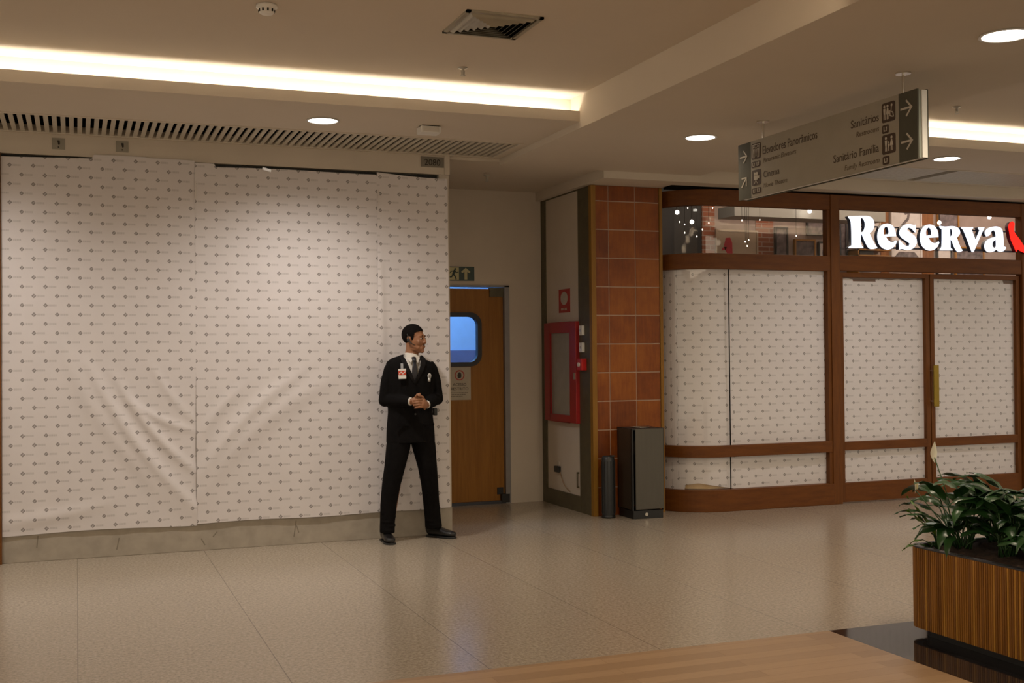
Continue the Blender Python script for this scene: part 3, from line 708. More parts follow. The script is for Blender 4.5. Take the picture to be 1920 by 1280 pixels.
def framed(x0, x1, z0, z1, frame, art, label, y=11.6, cat='picture', name='framed_picture', fw=.02, extra=None):
    t = thing(name, label, cat, ((x0 + x1) / 2, y, (z0 + z1) / 2), group='pictures in the shop')
    hw, hh = (x1 - x0) / 2, (z1 - z0) / 2
    c = MB(); c.box(-hw, -hw + fw, -.02, .01, -hh, hh); c.box(hw - fw, hw, -.02, .01, -hh, hh); c.box(-hw + fw, hw - fw, -.02, .01, -hh, -hh + fw); c.box(-hw + fw, hw - fw, -.02, .01, hh - fw, hh)
    c.build('frame', frame, t); box('artwork', art, -hw + fw, hw - fw, -.008, .005, -hh + fw, hh - fw, t)
    if extra:
        c = MB(); F = face_front(-.009)
        for pl in extra[1]: c.prism(pl, 0, .001, lambda u, v, q: F @ Vector((u, v, q)))
        c.build('figure', extra[0], t)
    return t
framed(6.96, 7.53, 2.2, 2.935, M_POST, M_POST, 'large beige poster with a red figure, seen through the curved transom', extra=(M_PINK,
    [[(-.17, .20), (-.15, .27), (-.09, .275), (-.065, .22), (-.06, .05), (-.075, -.2), (-.15, -.2), (-.14, .10), (-.18, .16)], [(-.2, .155), (-.14, .17), (-.15, .13), (-.21, .12)]]))
framed(7.77, 7.95, 2.2, 2.99, M_BK, M_GR, 'tall black framed picture between brick piers')
framed(8.04, 8.34, 2.45, 2.85, M_FR, M_GR, 'gold framed dark picture near the wooden post')
framed(8.38, 8.56, 2.5, 2.83, M_BK, M_WHT, 'white picture with a small standing figure beside the gold frame', extra=(mat('navy_ink', (.05, .06, .12), .6), [[(-.02, .12), (.01, .12), (.02, .04), (.025, -.1), (-.02, -.1), (-.03, .03)]]))
framed(8.22, 8.48, 2.90, 3.20, M_BK, M_GR, 'grey picture above the gold frame')
framed(8.50, 8.66, 2.90, 3.20, M_BK, M_WHT, 'narrow picture by the post, above the white one')
framed(8.84, 9.30, 2.78, 3.40, M_POST, M_WHT, 'pale poster behind the first glowing letters', extra=(M_PINK, [[(.03, .05), (.06, .1), (.10, .05), (.08, -.1), (.04, -.1)]]))
framed(9.46, 9.93, 2.62, 3.45, M_WHT, M_WHT, 'white poster with a bent grey figure behind the glowing letters', extra=(M_GR,
    [[(-.08, -.05), (-.02, .05), (.04, .10), (.06, .18), (.02, .24), (-.03, .20), (-.02, .16), (.02, .17), (.01, .12), (-.06, .06), (-.12, -.02)], [(-.2, -.38), (-.12, -.30), (.12, -.30), (.22, -.40), (.22, -.41), (-.2, -.41)]]))
framed(10.18, 10.52, 2.9, 3.35, M_FR, M_GR, 'brown picture above the end of the lettering')
framed(10.16, 10.40, 2.45, 2.80, M_BK, M_WHT, 'black framed white print under the lettering')
framed(10.45, 10.92, 2.40, 2.82, M_FR, M_GR, 'wide framed print under the last letters')
framed(8.69, 8.80, 2.55, 3.3, M_BK, M_GR, 'dark narrow picture just past the wooden post')
t = thing('clothes_shelf', 'wooden shelf with dark clothes in the shop behind the R', 'shelf', (9.05, 11.515, 2.70))
for z in (-.05, .02): box('board', M_FR, -.24, .24, -.12, .1, z, z + .015, t)
box('folded_clothes', M_BK, -.2, .0, -.1, .08, -.034, .015, t)
box('upright', M_FR, -.24, -.225, -.12, .1, -.3, .035, t)
st(box('ceiling_shop_duct', mat('duct_white', (.42, .40, .36), .6, var=.05), 6.85, 8.9, 11.0, 11.35, 3.02, 3.14))
for x, y, z, lb in ((6.07, 10.9, 3.017, 'round ceiling lamp glowing behind the curved glass'), (6.25, 10.9, 2.92, 'bright white globe lamp behind the curved glass'), (7.77, 10.9, 3.09, 'warm spotlight under the white duct'),
                    (9.60, 10.9, 3.02, 'spotlight above the middle letters'), (10.36, 10.9, 3.11, 'spotlight above the last letters')):
    t = thing('spotlight', lb, 'lamp', (x, y, z), group='lamps in the shop')
    MB().ell((0, 0, 0), (.022, .022, .022)).build('bulb', emis('shop_bulb', (1, .90, .78), 8), t, smooth=True)
    box('stem', M_BK, -.006, .006, -.006, .006, .025, 3.8 - z, t)
sp_ = [(6.2, 3.068), (6.51, 3.08), (6.10, 2.915), (6.16, 2.89), (6.46, 2.914), (6.38, 2.842), (6.88, 2.958), (7.11, 2.971), (6.16, 2.80), (6.31, 2.764), (6.92, 2.723), (6.965, 2.742), (6.944, 2.676), (7.587, 2.806)]
for x, z in sp_:
    o = MB().ell((0, 0, 0), (.0055, .0055, .008), 8).build('string_light_bulb', emis('tiny_bulb', (1, .85, .7), 3)); o.location = (x, 10.9, z); box('cord', M_BLACK, -.0015, .0015, -.0015, .0015, .010, 3.8 - z, o)
    tag(o, 'tiny glowing bulb of the string hanging in the dark shop corner', 'bulb', 'tiny bulbs in the shop')
lamp('shop_light', 'AREA', (8.4, 10.6, 3.7), 15, (1, .80, .62), shape='RECTANGLE', size=4, size_y=.8)
lamp('shop_light', 'AREA', (10.8, 10.8, 3.7), 12, (1, .80, .66), shape='RECTANGLE', size=2, size_y=.8)

# ------------------------------------------------------------------ ceiling fittings
def downlight(x, y, z, r, label, power=38, col=WHITE, cone=2.65):
    t = thing('recessed_downlight', label, 'ceiling light', (x, y, z), group='round ceiling downlights')
    MB().lathe((0, 0, 0), [(r, 0), (r + .012, -.002), (r + .014, -.006), (r, -.008), (r - .004, -.004), (r - .004, 0)], 40).build('trim_ring', M_WHITE, t, smooth=True)
    MB().cyl((0, 0), r - .003, -.004, -.001, 40).build('diffuser', emis('downlight_glow', (1, .93, .82), 5), t)
    lamp('lamp_light', 'SPOT', (0, 0, -.02), power, col, (0, 0, 0), t, spot_size=cone, spot_blend=1.0, shadow_soft_size=.08)
downlight(1.65, 8.08, 3.18, .105, 'round downlight in the soffit above the papered shop front', 78)
downlight(-.85, 8.08, 3.18, .105, 'round downlight in the soffit beyond the end of the paper', 66)
downlight(4.42, 7.566, 3.13, .112, 'round downlight in the beam in front of the tiled column', 34, WARM)
downlight(4.506, 4.61, 3.13, .120, 'round downlight in the beam above the hanging sign end by the planter', 30, WARM)
downlight(7.13, 7.99, 3.18, .110, 'round downlight in the soffit in front of the wooden shop', 46, (1, .91, .88))
downlight(10.2, 7.99, 3.18, .110, 'added unseen downlight in the soffit past the shop doors', 46, (1, .91, .88))  # out of view, added to light this end of the shop front

t = thing('ceiling_air_diffuser', 'square metal air diffuser in the raised ceiling', 'air vent', (2.21, 6.075, 3.37))
MD = mat('diffuser_metal', (.36, .33, .26), .45, .3); hw = .225
c = MB()
for s in ((-hw, hw, -hw, -hw + .025), (-hw, hw, hw - .025, hw), (-hw, -hw + .025, -hw, hw), (hw - .025, hw, -hw, hw)): c.box(s[0], s[1], s[2], s[3], -.012, 0)
c.build('frame', MD, t)
box('backing', M_DARK, -.2, .2, -.2, .2, -.004, -.001, t)
c = MB()
for q in range(4):
    M = Matrix.Rotation(q * PI / 2, 4, 'Z')
    for k in range(6):
        a = .195 - k * .031; b_ = a - .021
        vs = [M @ Vector(p) for p in ((-a, -a, -.003), (a, -a, -.003), (b_, -b_, -.022), (-b_, -b_, -.022), (-a, -a, -.001), (a, -a, -.001), (b_, -b_, -.020), (-b_, -b_, -.020))]
        c.add(vs, [(0, 1, 2, 3), (7, 6, 5, 4), (0, 4, 5, 1), (1, 5, 6, 2), (2, 6, 7, 3), (3, 7, 4, 0)])
c.build('louvres', MD, t)
t = thing('smoke_detector', 'round white smoke detector on the raised ceiling', 'detector', (.955, 6.13, 3.37))
MB().lathe((0, 0, 0), [(0, -.001), (.055, -.001), (.056, -.016), (.042, -.022), (.040, -.042), (.030, -.050), (0, -.050)], 32).build('housing', M_WHITE, t, smooth=True)
c = MB(); [c.box(-.004, .004, .036, .044, -.040, -.026, M=Matrix.Rotation(k * PI / 5, 4, 'Z')) for k in range(10)]; c.build('vents', M_DARK, t)
def sprinkler(x, y, z, label):
    t = thing('sprinkler_head', label, 'sprinkler', (x, y, z), group='ceiling sprinklers')
    MB().lathe((0, 0, 0), [(0, 0), (.030, 0), (.030, -.006), (.010, -.010), (.010, -.03), (.006, -.034), (0, -.034)], 20).build('escutcheon', M_STEEL, t, smooth=True)
    c = MB(); c.box(-.012, -.008, -.003, .003, -.05, -.02); c.box(.008, .012, -.003, .003, -.05, -.02); c.cyl((0, 0), .004, -.052, -.03, 10); c.build('yoke', M_STEEL, t)
    MB().cyl((0, 0), .017, -.055, -.052, 20).build('deflector', M_STEEL, t)
sprinkler(2.363, 7.06, 3.37, 'sprinkler head under the raised ceiling near the bright cove')
sprinkler(3.50, 9.80, 3.13, 'sprinkler head in front of the service door wall')
sprinkler(6.33, 6.98, 3.37, 'sprinkler head beyond the hanging sign')
t = thing('emergency_light', 'small flat emergency light box hanging under the soffit', 'emergency light', (2.43, 8.06, 3.18))
box('housing', M_WHITE, -.075, .075, -.06, .06, -.055, -.006, t, bevel=.004); box('mount', M_DARK, -.065, .065, -.05, .05, -.006, 0, t)
box('lens', mat('lens_frost', (.6, .56, .5), .3), -.06, .06, -.062, -.06, -.048, -.014, t)

# ------------------------------------------------------------------ hanging directional sign
t = thing('hanging_sign', 'grey hanging direction sign for restrooms, elevators and cinema', 'sign', (0, 0, 0))
YS = 6.896
M_SB = mat('sign_taupe', (.31, .275, .215), .6, .0, var=.03); M_SD = mat('sign_dark_grey', (.085, .080, .060), .7, spec=.2, var=.05)
M_SI = mat('sign_brown_ink', (.05, .025, .012), .6); M_SW = mat('sign_pale', (.50, .45, .37), .5)
XF = 4.50
box('panel', M_SB, XF, XF + .010, YS - 1.463, YS + .106, 2.60, 3.0, t)
for nm, a, b_ in (('arrow_panel', 1.463, 1.622), ('arrow_panel', -.272, -.106)): box(nm, M_SD, XF, XF + .010, YS - b_, YS - a, 2.60, 3.0, t)
box('rear_panel', M_SD, XF + .065, XF + .078, YS - 1.622, YS + .272, 2.60, 3.0, t)
box('end_profile', mat('end_green_grey', (.30, .32, .27), .4, .4), XF + .008, XF + .030, YS - 1.618, YS + .268, 2.604, 2.996, t)
box('core', mat('white_core', (.80, .78, .72), .35), XF + .030, XF + .066, YS - 1.626, YS + .268, 2.606, 2.994, t)
F = face_left(XF - .0005, YS)
for s_, e_ in (('Elevadores Panor\u00e2micos', (.045, .677, 2.884, .060)), ('Panoramic Elevators', (.052, .442, 2.826, .034)), ('Cinema', (.052, .246, 2.720, .048)), ('Movie Theatre', (.050, .336, 2.650, .032)),
               ('Sanit\u00e1rios', (1.022, 1.286, 2.880, .052)), ('Restrooms', (1.072, 1.286, 2.818, .034)), ('Sanit\u00e1rio Fam\u00edlia', (.844, 1.283, 2.695, .052)), ('Family Restroom', (.955, 1.287, 2.630, .034))):
    text('lettering', s_, *e_, F, M_SI if e_[3] > .04 else mat('sign_ink_light', (.10, .065, .035), .6), t, depth=.0008, shear=0 if e_[3] > .04 else .2)
F3 = face_left(XF - .0020, YS); to = lambda u, v, q: F @ Vector((u, v, q)); to3 = lambda u, v, q: F3 @ Vector((u, v, q))
def icon(u0, u1, v0, v1, draw, r=.014):
    c = MB(); c.prism(rrect((u0 + u1) / 2, (v0 + v1) / 2, (u1 - u0) / 2, (v1 - v0) / 2, r, 4), 0, .0012, to); p = c.build('icon_tile', M_SI, t)
    c = MB(); draw(c, (u0 + u1) / 2, (v0 + v1) / 2); c.build('symbol', M_SW, p)
def person_(c, u, v, s=1, skirt=False):
    disc(c, u, v + .036 * s, .009 * s, to3, 10)
    if skirt: c.prism([(u - .005 * s, v + .024 * s), (u + .005 * s, v + .024 * s), (u + .016 * s, v - .012 * s), (u - .016 * s, v - .012 * s)], 0, .001, to3)
    else: c.prism([(u - .010 * s, v + .024 * s), (u + .010 * s, v + .024 * s), (u + .007 * s, v - .012 * s), (u - .007 * s, v - .012 * s)], 0, .001, to3)
    stroke(c, [(u - .004 * s, v - .010 * s), (u - .005 * s, v - .040 * s)], .005 * s, to3); stroke(c, [(u + .004 * s, v - .010 * s), (u + .005 * s, v - .040 * s)], .005 * s, to3)
def drw_wc(c, u, v): person_(c, u - .034, v); person_(c, u - .006, v, 1, True); disc(c, u + .030, v + .036, .008, to3, 10); stroke(c, [(u + .028, v + .026), (u + .024, v - .004), (u + .04, v - .006), (u + .046, v - .034)], .006, to3); stroke(c, [(u + .014, v + .004), (u + .016, v - .026), (u + .036, v - .032)], .006, to3)
def drw_fam(c, u, v): person_(c, u - .024, v); person_(c, u + .026, v, 1, True); person_(c, u, v - .014, .65)
def drw_el(c, u, v):
    c.prism([(u - .046, v - .045), (u - .040, v - .045), (u - .040, v + .045), (u - .046, v + .045)], 0, .001, to3)
    for a, b_ in ((-.026, 1), (.0, .8), (.026, 1)): person_(c, u + a, v - .006, b_)
    stroke(c, [(u + .046, v - .045), (u + .046, v + .045), (u - .046, v + .045)], .005, to3)
def drw_cin(c, u, v):
    c.prism([(u - .030, v - .018), (u + .018, v - .018), (u + .018, v + .014), (u - .030, v + .014)], 0, .001, to3)
    disc(c, u - .018, v + .027, .012, to3); disc(c, u + .008, v + .027, .012, to3)
    c.prism([(u + .020, v - .004), (u + .036, v - .014), (u + .036, v + .014), (u + .020, v + .004)], 0, .001, to3)
    stroke(c, [(u - .006, v - .018), (u - .024, v - .042)], .005, to3); stroke(c, [(u - .006, v - .018), (u + .012, v - .042)], .005, to3)
def drw_fl(c, u, v): stroke(c, [(u - .012, v - .012), (u - .012, v + .012)], .006, to3); stroke(c, [(u - .012, v - .010), (u - .002, v - .010)], .006, to3); stroke(c, [(u + .008, v - .012), (u + .012, v + .012), (u + .006, v + .008)], .005, to3)
def drw_fl2(c, u, v): drw_fl(c, u - .026, v); drw_fl(c, u + .026, v)
icon(1.314, 1.434, 2.856, 2.972, drw_wc); icon(1.316, 1.376, 2.792, 2.842, drw_fl, .01); icon(1.314, 1.434, 2.667, 2.783, drw_fam); icon(1.317, 1.377, 2.606, 2.656, drw_fl, .01)
icon(-.096, .022, 2.866, 2.978, drw_el); icon(-.098, .016, 2.808, 2.850, drw_fl2, .01); icon(-.094, .020, 2.680, 2.790, drw_cin); icon(-.096, .018, 2.622, 2.662, drw_fl2, .01)
def arrow(c, u, v, s, ang):
    R = lambda p: (u + s * (p[0] * math.cos(ang) - p[1] * math.sin(ang)), v + s * (p[0] * math.sin(ang) + p[1] * math.cos(ang)))
    c.prism([R(q) for q in ((-.5, .06), (.30, .06), (-.06, .42), (.02, .50), (.52, 0), (.02, -.50), (-.06, -.42), (.30, -.06), (-.5, -.06))], 0, .001, to)
for a_ in ((1.530, 2.905, .10, 0), (1.532, 2.712, .10, 0), (-.200, 2.905, .095, 0), (-.197, 2.722, .095, PI / 4)):
    c = MB(); arrow(c, *a_); c.build('arrow', M_SW, t)
for s_ in (0, 1.463):
    c = MB(); c.cyl((XF + .035, YS - s_), .008, 2.99, 3.126, 14); c.cyl((XF + .035, YS - s_), .045, 3.120, 3.130, 28); c.build('suspension_rod', M_CHROME, t, smooth=False)

# ------------------------------------------------------------------ bins beside the column
t = thing('litter_bin', 'square dark bin with grey steel panels in front of the tiled column', 'litter bin', (4.852, 9.450, 0), -.02)
M_BD = mat('bin_dark_panel', (.045, .035, .024), .35, .2, var=.1); M_BS = mat('bin_steel_panel', (.10, .09, .072), .42, .35, var=.05, scale=30, stretch=(1, 1, .1))
hx, hy = .160, .158
box('plinth', M_BLACK, -hx + .01, hx - .01, -hy + .005, hy - .01, 0, .075, t, bevel=.003)
c = MB()
for sx in (-1, 1):
    for sy in (-1, 1): c.box(sx * hx - .015 * (sx > 0) - .0, sx * hx + .015 * (sx < 0), sy * hy - (.028 if sy > 0 else 0), sy * hy + (.028 if sy < 0 else 0), .075, .82)
c.build('corner_posts', M_BLACK, t, bevel=.003)
box('front_panel', M_BS, -hx + .034, hx - .008, -hy - .002, -hy + .012, .085, .815, t, bevel=.002)
box('side_panel', M_BD, -hx - .001, -hx + .010, -hy + .03, hy - .03, .085, .812, t)
box('side_panel', M_BD, hx - .010, hx + .001, -hy + .03, hy - .03, .085, .812, t)
box('rear_panel', M_BD, -hx + .016, hx - .016, hy - .012, hy, .085, .812, t)
curve_mesh('lid', [[(-hx + .002, -hy + .002), (hx - .002, -hy + .002), (hx - .002, hy - .002), (-hx + .002, hy - .002)], [(.075 * math.cos(a * PI / 12), .075 * math.sin(a * PI / 12)) for a in range(24)]], Matrix.Translation((0, 0, .812)), .012, M_BLACK, t)
MB().lathe((0, 0, .818), [(.075, 0), (.088, .003), (.088, .006), (.075, .006), (.074, -.05)], 32).build('opening_ring', M_CHROME, t, smooth=True)
c = MB(); c.cyl((0, 0), .016, 0, .003, 16, M=Matrix.Translation((-.02, -hy + .002, .04)) @ Matrix.Rotation(PI / 2, 4, 'X')); c.build('badge', M_CHROME, t)
t = thing('narrow_bin', 'slim dark rounded bin standing against the ochre corner of the column', 'litter bin', (4.545, 9.50, 0))
MB().lathe((0, 0, 0), [(.0, 0), (.062, 0), (.064, .015), (.058, .02), (.058, .03)], 28).build('foot', M_BLACK, t, smooth=True)
c = MB(); n = 24
prof = [(.060, .03), (.062, .04), (.062, .52), (.055, .555), (.045, .565), (0, .565)]
c.lathe((0, 0, 0), prof, n); c.build('body', mat('charcoal_shell', (.03, .032, .034), .38, .1), t, smooth=True)
c = MB(); [c.box(-.004, .004, -.066, -.058, .045, .52, M=Matrix.Rotation(a, 4, 'Z')) for a in (-1.0, -.5, 0, .5, 1.0, -1.5, 1.5)]; c.build('ribs', M_BLACK, t)
box('slot', M_BLACK, .01, .045, -.055, -.01, .558, .572, t)

# ------------------------------------------------------------------ planter
def rr_path(x0, x1, y0, y1, r, n=10):
    P = []
    for (cx, cy, a0) in ((x0 + r, y0 + r, PI), (x1 - r, y0 + r, 1.5 * PI), (x1 - r, y1 - r, 0), (x0 + r, y1 - r, .5 * PI)):
        for i in range(n + 1): a = a0 + PI / 2 * i / n; P.append((cx + r * math.cos(a), cy + r * math.sin(a)))
    return P
t = thing('planter', 'long planter clad in thin upright brown slats on the black granite', 'planter', (0, 0, 0))
PX0, PX1, PY0, PY1, PZ = 4.13, 4.98, 2.9, 4.99, .468
out = rr_path(PX0, PX1, PY0, PY1, .11)
ins = rr_path(PX0 + .035, PX1 - .035, PY0 + .035, PY1 - .035, .09)
M_RIM = mat('dark_rim_metal', (.05, .05, .06), .25, .3)
def ringm(a, b_, z0, z1, c):
    n = len(a); vs = [(*p, z0) for p in a] + [(*p, z0) for p in b_] + [(*p, z1) for p in a] + [(*p, z1) for p in b_]; fs = []
    for i in range(n):
        j = (i + 1) % n; fs += [(i, j, n + j, n + i), (2 * n + i, 3 * n + i, 3 * n + j, 2 * n + j), (i, 2 * n + i, 2 * n + j, j), (n + i, n + j, 3 * n + j, 3 * n + i)]
    return c.add(vs, fs)
ringm(out, ins, PZ - .004, PZ + .003, MB()).build('rim', M_RIM, t)
inner = rr_path(PX0 + .012, PX1 - .012, PY0 + .012, PY1 - .012, .10)
ringm(inner, ins, .05, PZ - .004, MB()).build('tub', M_BLACK, t)
slat_m = []
for k, (a, b_) in enumerate((((.16, .060, .010), (.22, .088, .014)), ((.34, .155, .024), (.42, .20, .034)), ((.24, .095, .014), (.31, .13, .020)))): slat_m.append(wood_mat('slat_wood_%s' % 'abc'[k], a, b_, (8, 8, 1), .45))
c = MB(); P = out + [out[0]]; acc = 0; pitch = .0148; nextp = 0
for a, b_ in zip(P[:-1], P[1:]):
    a, b_ = Vector(a), Vector(b_); L = (b_ - a).length
    if L < 1e-6: continue
    while nextp < acc + L:
        p = a.lerp(b_, (nextp - acc) / L); tt = (b_ - a).normalized(); nn = Vector((tt.y, -tt.x))
        M = Matrix(((tt.x, nn.x, 0, p.x), (tt.y, nn.y, 0, p.y), (0, 0, 1, 0), (0, 0, 0, 1)))
        c.box(-.0050, .0050, -.010, .002, .045, PZ - .005, random.choice((0, 0, 1, 2, 2)), M=M); nextp += pitch
    acc += L
c.build('slat_cladding', slat_m, t)
c = MB(); n = len(inner); c.add([(*p, .052) for p in inner] + [(*p, PZ - .01) for p in inner], [(i, (i + 1) % n, n + (i + 1) % n, n + i) for i in range(n)]); c.build('backing', M_BLACK, t)
pb = rr_path(PX0 + .05, PX1 - .05, PY0 + .05, PY1 - .05, .1)
c = MB(); n = len(pb); c.add([(*p, .0) for p in pb] + [(*p, .05) for p in pb], [(i, (i + 1) % n, n + (i + 1) % n, n + i) for i in range(n)] + [tuple(range(n, 2 * n))]); c.build('plinth', M_BLACK, t)
# soil
m, nt, b = new_mat('dark_soil'); co = coords(nt); f = noise(nt, co, 40, 5, .7)
nt.links.new(ramp(nt, f, [(.35, (.018, .010, .006)), (.7, (.07, .038, .022))]), b.inputs['Base Color']); b.inputs['Roughness'].default_value = .95; M_SOIL = m
vs, fs = [], []; NX, NY = 24, 56
for j in range(NY + 1):
    for i in range(NX + 1):
        x = PX0 + .036 + (PX1 - PX0 - .072) * i / NX; y = PY0 + .036 + (PY1 - PY0 - .072) * j / NY
        e = min(i, NX - i, j, NY - j)
        vs.append((x, y, .436 + min(e, 3) * .010 + random.uniform(-.008, .012)))
for j in range(NY):
    for i in range(NX): k = j * (NX + 1) + i; fs.append((k, k + 1, k + NX + 2, k + NX + 1))
tag(MB().add(vs, fs).build('potting_soil', M_SOIL, smooth=True), 'dark lumpy soil filling the slatted planter', 'soil')['kind'] = 'stuff'

def leaf_mat(name, a, b_, rough=.32):
    m, nt, b = new_mat(name); co = coords(nt); f = noise(nt, co, 7, 3, .6)
    nt.links.new(ramp(nt, f, [(.3, a), (.7, b_)]), b.inputs['Base Color']); b.inputs['Roughness'].default_value = rough
    return m
M_LEAF = leaf_mat('glossy_dark_leaf', (.007, .026, .006), (.022, .075, .018)); M_LEAF2 = leaf_mat('yellow_green_leaf', (.04, .10, .012), (.11, .20, .02))
M_SPATHE = leaf_mat('cream_spathe', (.62, .58, .44), (.75, .72, .60), .5); M_STALK = leaf_mat('green_stalk', (.02, .06, .015), (.04, .10, .03))
def leaf(c, base, az, reach, rise, length, width, droop, mi=0, twist=0):
    """petiole from base, then a lance-shaped blade arching over"""
    base = Vector(base); h = Vector((math.cos(az), math.sin(az), 0)); side = Vector((-h.y, h.x, 0))
    tip = base + h * reach + Vector((0, 0, rise))
    pts = [base.lerp(tip, q) + Vector((0, 0, .03 * math.sin(q * PI))) for q in (0, .35, .7, 1)]
    c.loft([(p, .0035, .0035) for p in pts], 5, side, mi=1)
    n = 10; ang = math.atan2(rise, reach) * .75; p = tip.copy(); rows = []
    for i in range(n + 1):
        q = i / n; wd = width * (math.sin(PI * min(1, q * 1.02) ** .75) ** .9) * (1 - .25 * q) if 0 < q < 1 else .001
        dirv = h * math.cos(ang) + Vector((0, 0, math.sin(ang))); up = dirv.cross(side) * -1
        s2 = (side * math.cos(twist) + up * math.sin(twist)).normalized(); u2 = s2.cross(dirv)
        wav = .006 * math.sin(q * 17 + az * 5)
        rows.append([p + s2 * wd + u2 * (.30 * wd + wav), p + s2 * wd * .5 + u2 * .10 * wd, p.copy(), p - s2 * wd * .5 + u2 * .10 * wd, p - s2 * wd + u2 * (.30 * wd - wav)])
        p = p + dirv * (length / n); ang -= droop / n
    vs = [v for r in rows for v in r]; fs = []
    for i in range(n):
        for k in range(4): fs.append((5 * i + k, 5 * i + k + 1, 5 * i + k + 6, 5 * i + k + 5))
    c.add(vs, fs, mi)
def spathe(t, base, top, az, size=.06):
    base, top = Vector(base), Vector(top)
    fl = bpy.data.objects.new('flower', None)
    c = MB(); c.loft([(base.lerp(top, q) + Vector((.012 * math.sin(q * PI), 0, 0)), .003, .003) for q in (0, .25, .5, .75, 1)], 6, (1, 0, 0)); st_ = c.build('flower_stalk', M_STALK, t, smooth=True)
    h = Vector((math.cos(az), math.sin(az), 0)); s = Vector((-h.y, h.x, 0)); rows = []
    for i in range(9):
        q = i / 8; wd = size * .32 * (1 - abs(2 * q ** .85 - 1)) ** .8 + .0008; cpt = top + Vector((0, 0, (q - .25) * size * 1.9)) + h * (.25 * size * (q - .3) ** 2)
        rows.append([cpt + s * wd - h * wd * .45, cpt + s * wd * .5 - h * wd * .1, cpt, cpt - s * wd * .5 - h * wd * .1, cpt - s * wd - h * wd * .45])
    c = MB(); fs = []
    for i in range(8):
        for k in range(4): fs.append((5 * i + k, 5 * i + k + 1, 5 * i + k + 6, 5 * i + k + 5))
    c.add([v for r in rows for v in r], fs); c.build('spathe', M_SPATHE, t, smooth=True, fix=False)
    MB().ell(top - h * .012 + Vector((0, 0, .02)), (.005, .005, .018), 8).build('spadix', mat('spadix', (.5, .45, .25), .7), t, smooth=True)
def lily(x, y, n, spread, hgt, label, seed, mleaf=None, bias=None, flowers=()):
    rnd = random.Random(seed); t = thing('peace_lily', label, 'plant', (x, y, .445), group='peace lilies in the slatted planter'); c = MB()
    for i in range(n):
        az = (bias if bias is not None and i % 2 else 0) + 2 * PI * i / n * 1.0 + rnd.uniform(-.35, .35); q = rnd.random()
        leaf(c, (rnd.uniform(-.04, .04), rnd.uniform(-.04, .04), -.01), az, spread * rnd.uniform(.25, .9), hgt * rnd.uniform(.30, 1.0), rnd.uniform(.19, .29), rnd.uniform(.032, .048), rnd.uniform(1.1, 2.2), 0, rnd.uniform(-.5, .5))
    c.build('foliage', [mleaf or M_LEAF, M_STALK], t, smooth=True, fix=False)
    for f in flowers: spathe(t, *f)
    return t
LX, LY = 4.33, 4.80
lily(4.33, 4.78, 34, .16, .30, 'peace lily at the far end of the planter with two white flowers', 3, bias=2.6,
     flowers=[((0, 0, 0), (-.085, .10, .49), -1.9, .060), ((0, 0, 0), (-.215, .10, .325), 2.2, .042)])
lily(4.55, 4.62, 32, .16, .33, 'dense peace lily behind the first one at the planter end', 5)
lily(4.36, 4.50, 32, .12, .25, 'peace lily by the slatted side, second from the planter end', 8, flowers=[((0, 0, 0), (.10, .05, .27), -2.0, .035)])
lily(4.62, 4.84, 30, .16, .30, 'peace lily at the far inner corner of the planter', 11)
lily(4.52, 4.28, 34, .16, .36, 'tall peace lily in the middle of the planter with a cream flower', 14, flowers=[((0, 0, 0), (-.02, .12, .46), -.6, .07)])
lily(4.80, 4.45, 20, .16, .34, 'peace lily on the far inner side of the planter', 17)
lily(4.36, 4.12, 28, .12, .28, 'peace lily against the slatted side nearer the camera', 19)
lily(4.72, 4.00, 20, .15, .34, 'peace lily at the cut edge of the photo', 23)
t = thing('grassy_plant', 'yellow green narrow leaved plant at the planter corner', 'plant', (4.24, 4.86, .445)); c = MB(); rnd = random.Random(4)
for i, (az, re_, ri, le, wd, dr) in enumerate(((2.9, .03, .10, .20, .020, .5), (2.6, .02, .12, .22, .022, .3), (3.3, .05, .05, .20, .010, 1.3), (3.0, .04, .03, .18, .009, 1.2), (2.2, .02, .10, .18, .018, .6), (3.6, .02, .09, .17, .016, .8), (1.6, .02, .1, .16, .016, .7), (4.4, .02, .08, .15, .015, .9))):
    leaf(c, (0, 0, -.01), az, re_, ri, le, wd, dr)
c.build('foliage', [M_LEAF2, M_STALK], t, smooth=True, fix=False)

# ------------------------------------------------------------------ the guard
def remeshed(name, mb, voxel, mats, parent=None, smooth_it=3, cut=None, solid=0, fac=.5):
    me = bpy.data.meshes.new(name); me.from_pydata(mb.v, [], mb.f)
    bm = bmesh.new(); bm.from_mesh(me); bmesh.ops.recalc_face_normals(bm, faces=bm.faces); bm.to_mesh(me); bm.free()
    o = bpy.data.objects.new(name, me); COL.objects.link(o)
    r = o.modifiers.new('remesh', 'REMESH'); r.mode = 'VOXEL'; r.voxel_size = voxel; r.use_smooth_shade = True
    s = o.modifiers.new('smooth', 'SMOOTH'); s.iterations = smooth_it; s.factor = fac
    m2 = bpy.data.meshes.new_from_object(o.evaluated_get(bpy.context.evaluated_depsgraph_get()))
    bpy.data.objects.remove(o); m2.name = name
    if cut or solid:
        bm = bmesh.new(); bm.from_mesh(m2)
        if cut: bmesh.ops.delete(bm, geom=[f for f in bm.faces if cut(f.calc_center_median())], context='FACES')
        bm.to_mesh(m2); bm.free()
    m2.materials.clear()
    for m in (mats if isinstance(mats, (list, tuple)) else [mats]): m2.materials.append(m)
    m2.polygons.foreach_set('use_smooth', [True] * len(m2.polygons))
    q = bpy.data.objects.new(name, m2); COL.objects.link(q); q.parent = parent
    return q
M_SKIN = mat('brown_skin', (.27, .115, .052), .5, var=.10, scale=30)
M_SUIT = mat('black_suit_cloth', (.0055, .0048, .0048), .85, var=.25, scale=30, spec=.08)
M_SHIRT = mat('white_shirt', (.62, .58, .52), .7, var=.03); M_TIE = mat('black_tie', (.012, .011, .014), .45)
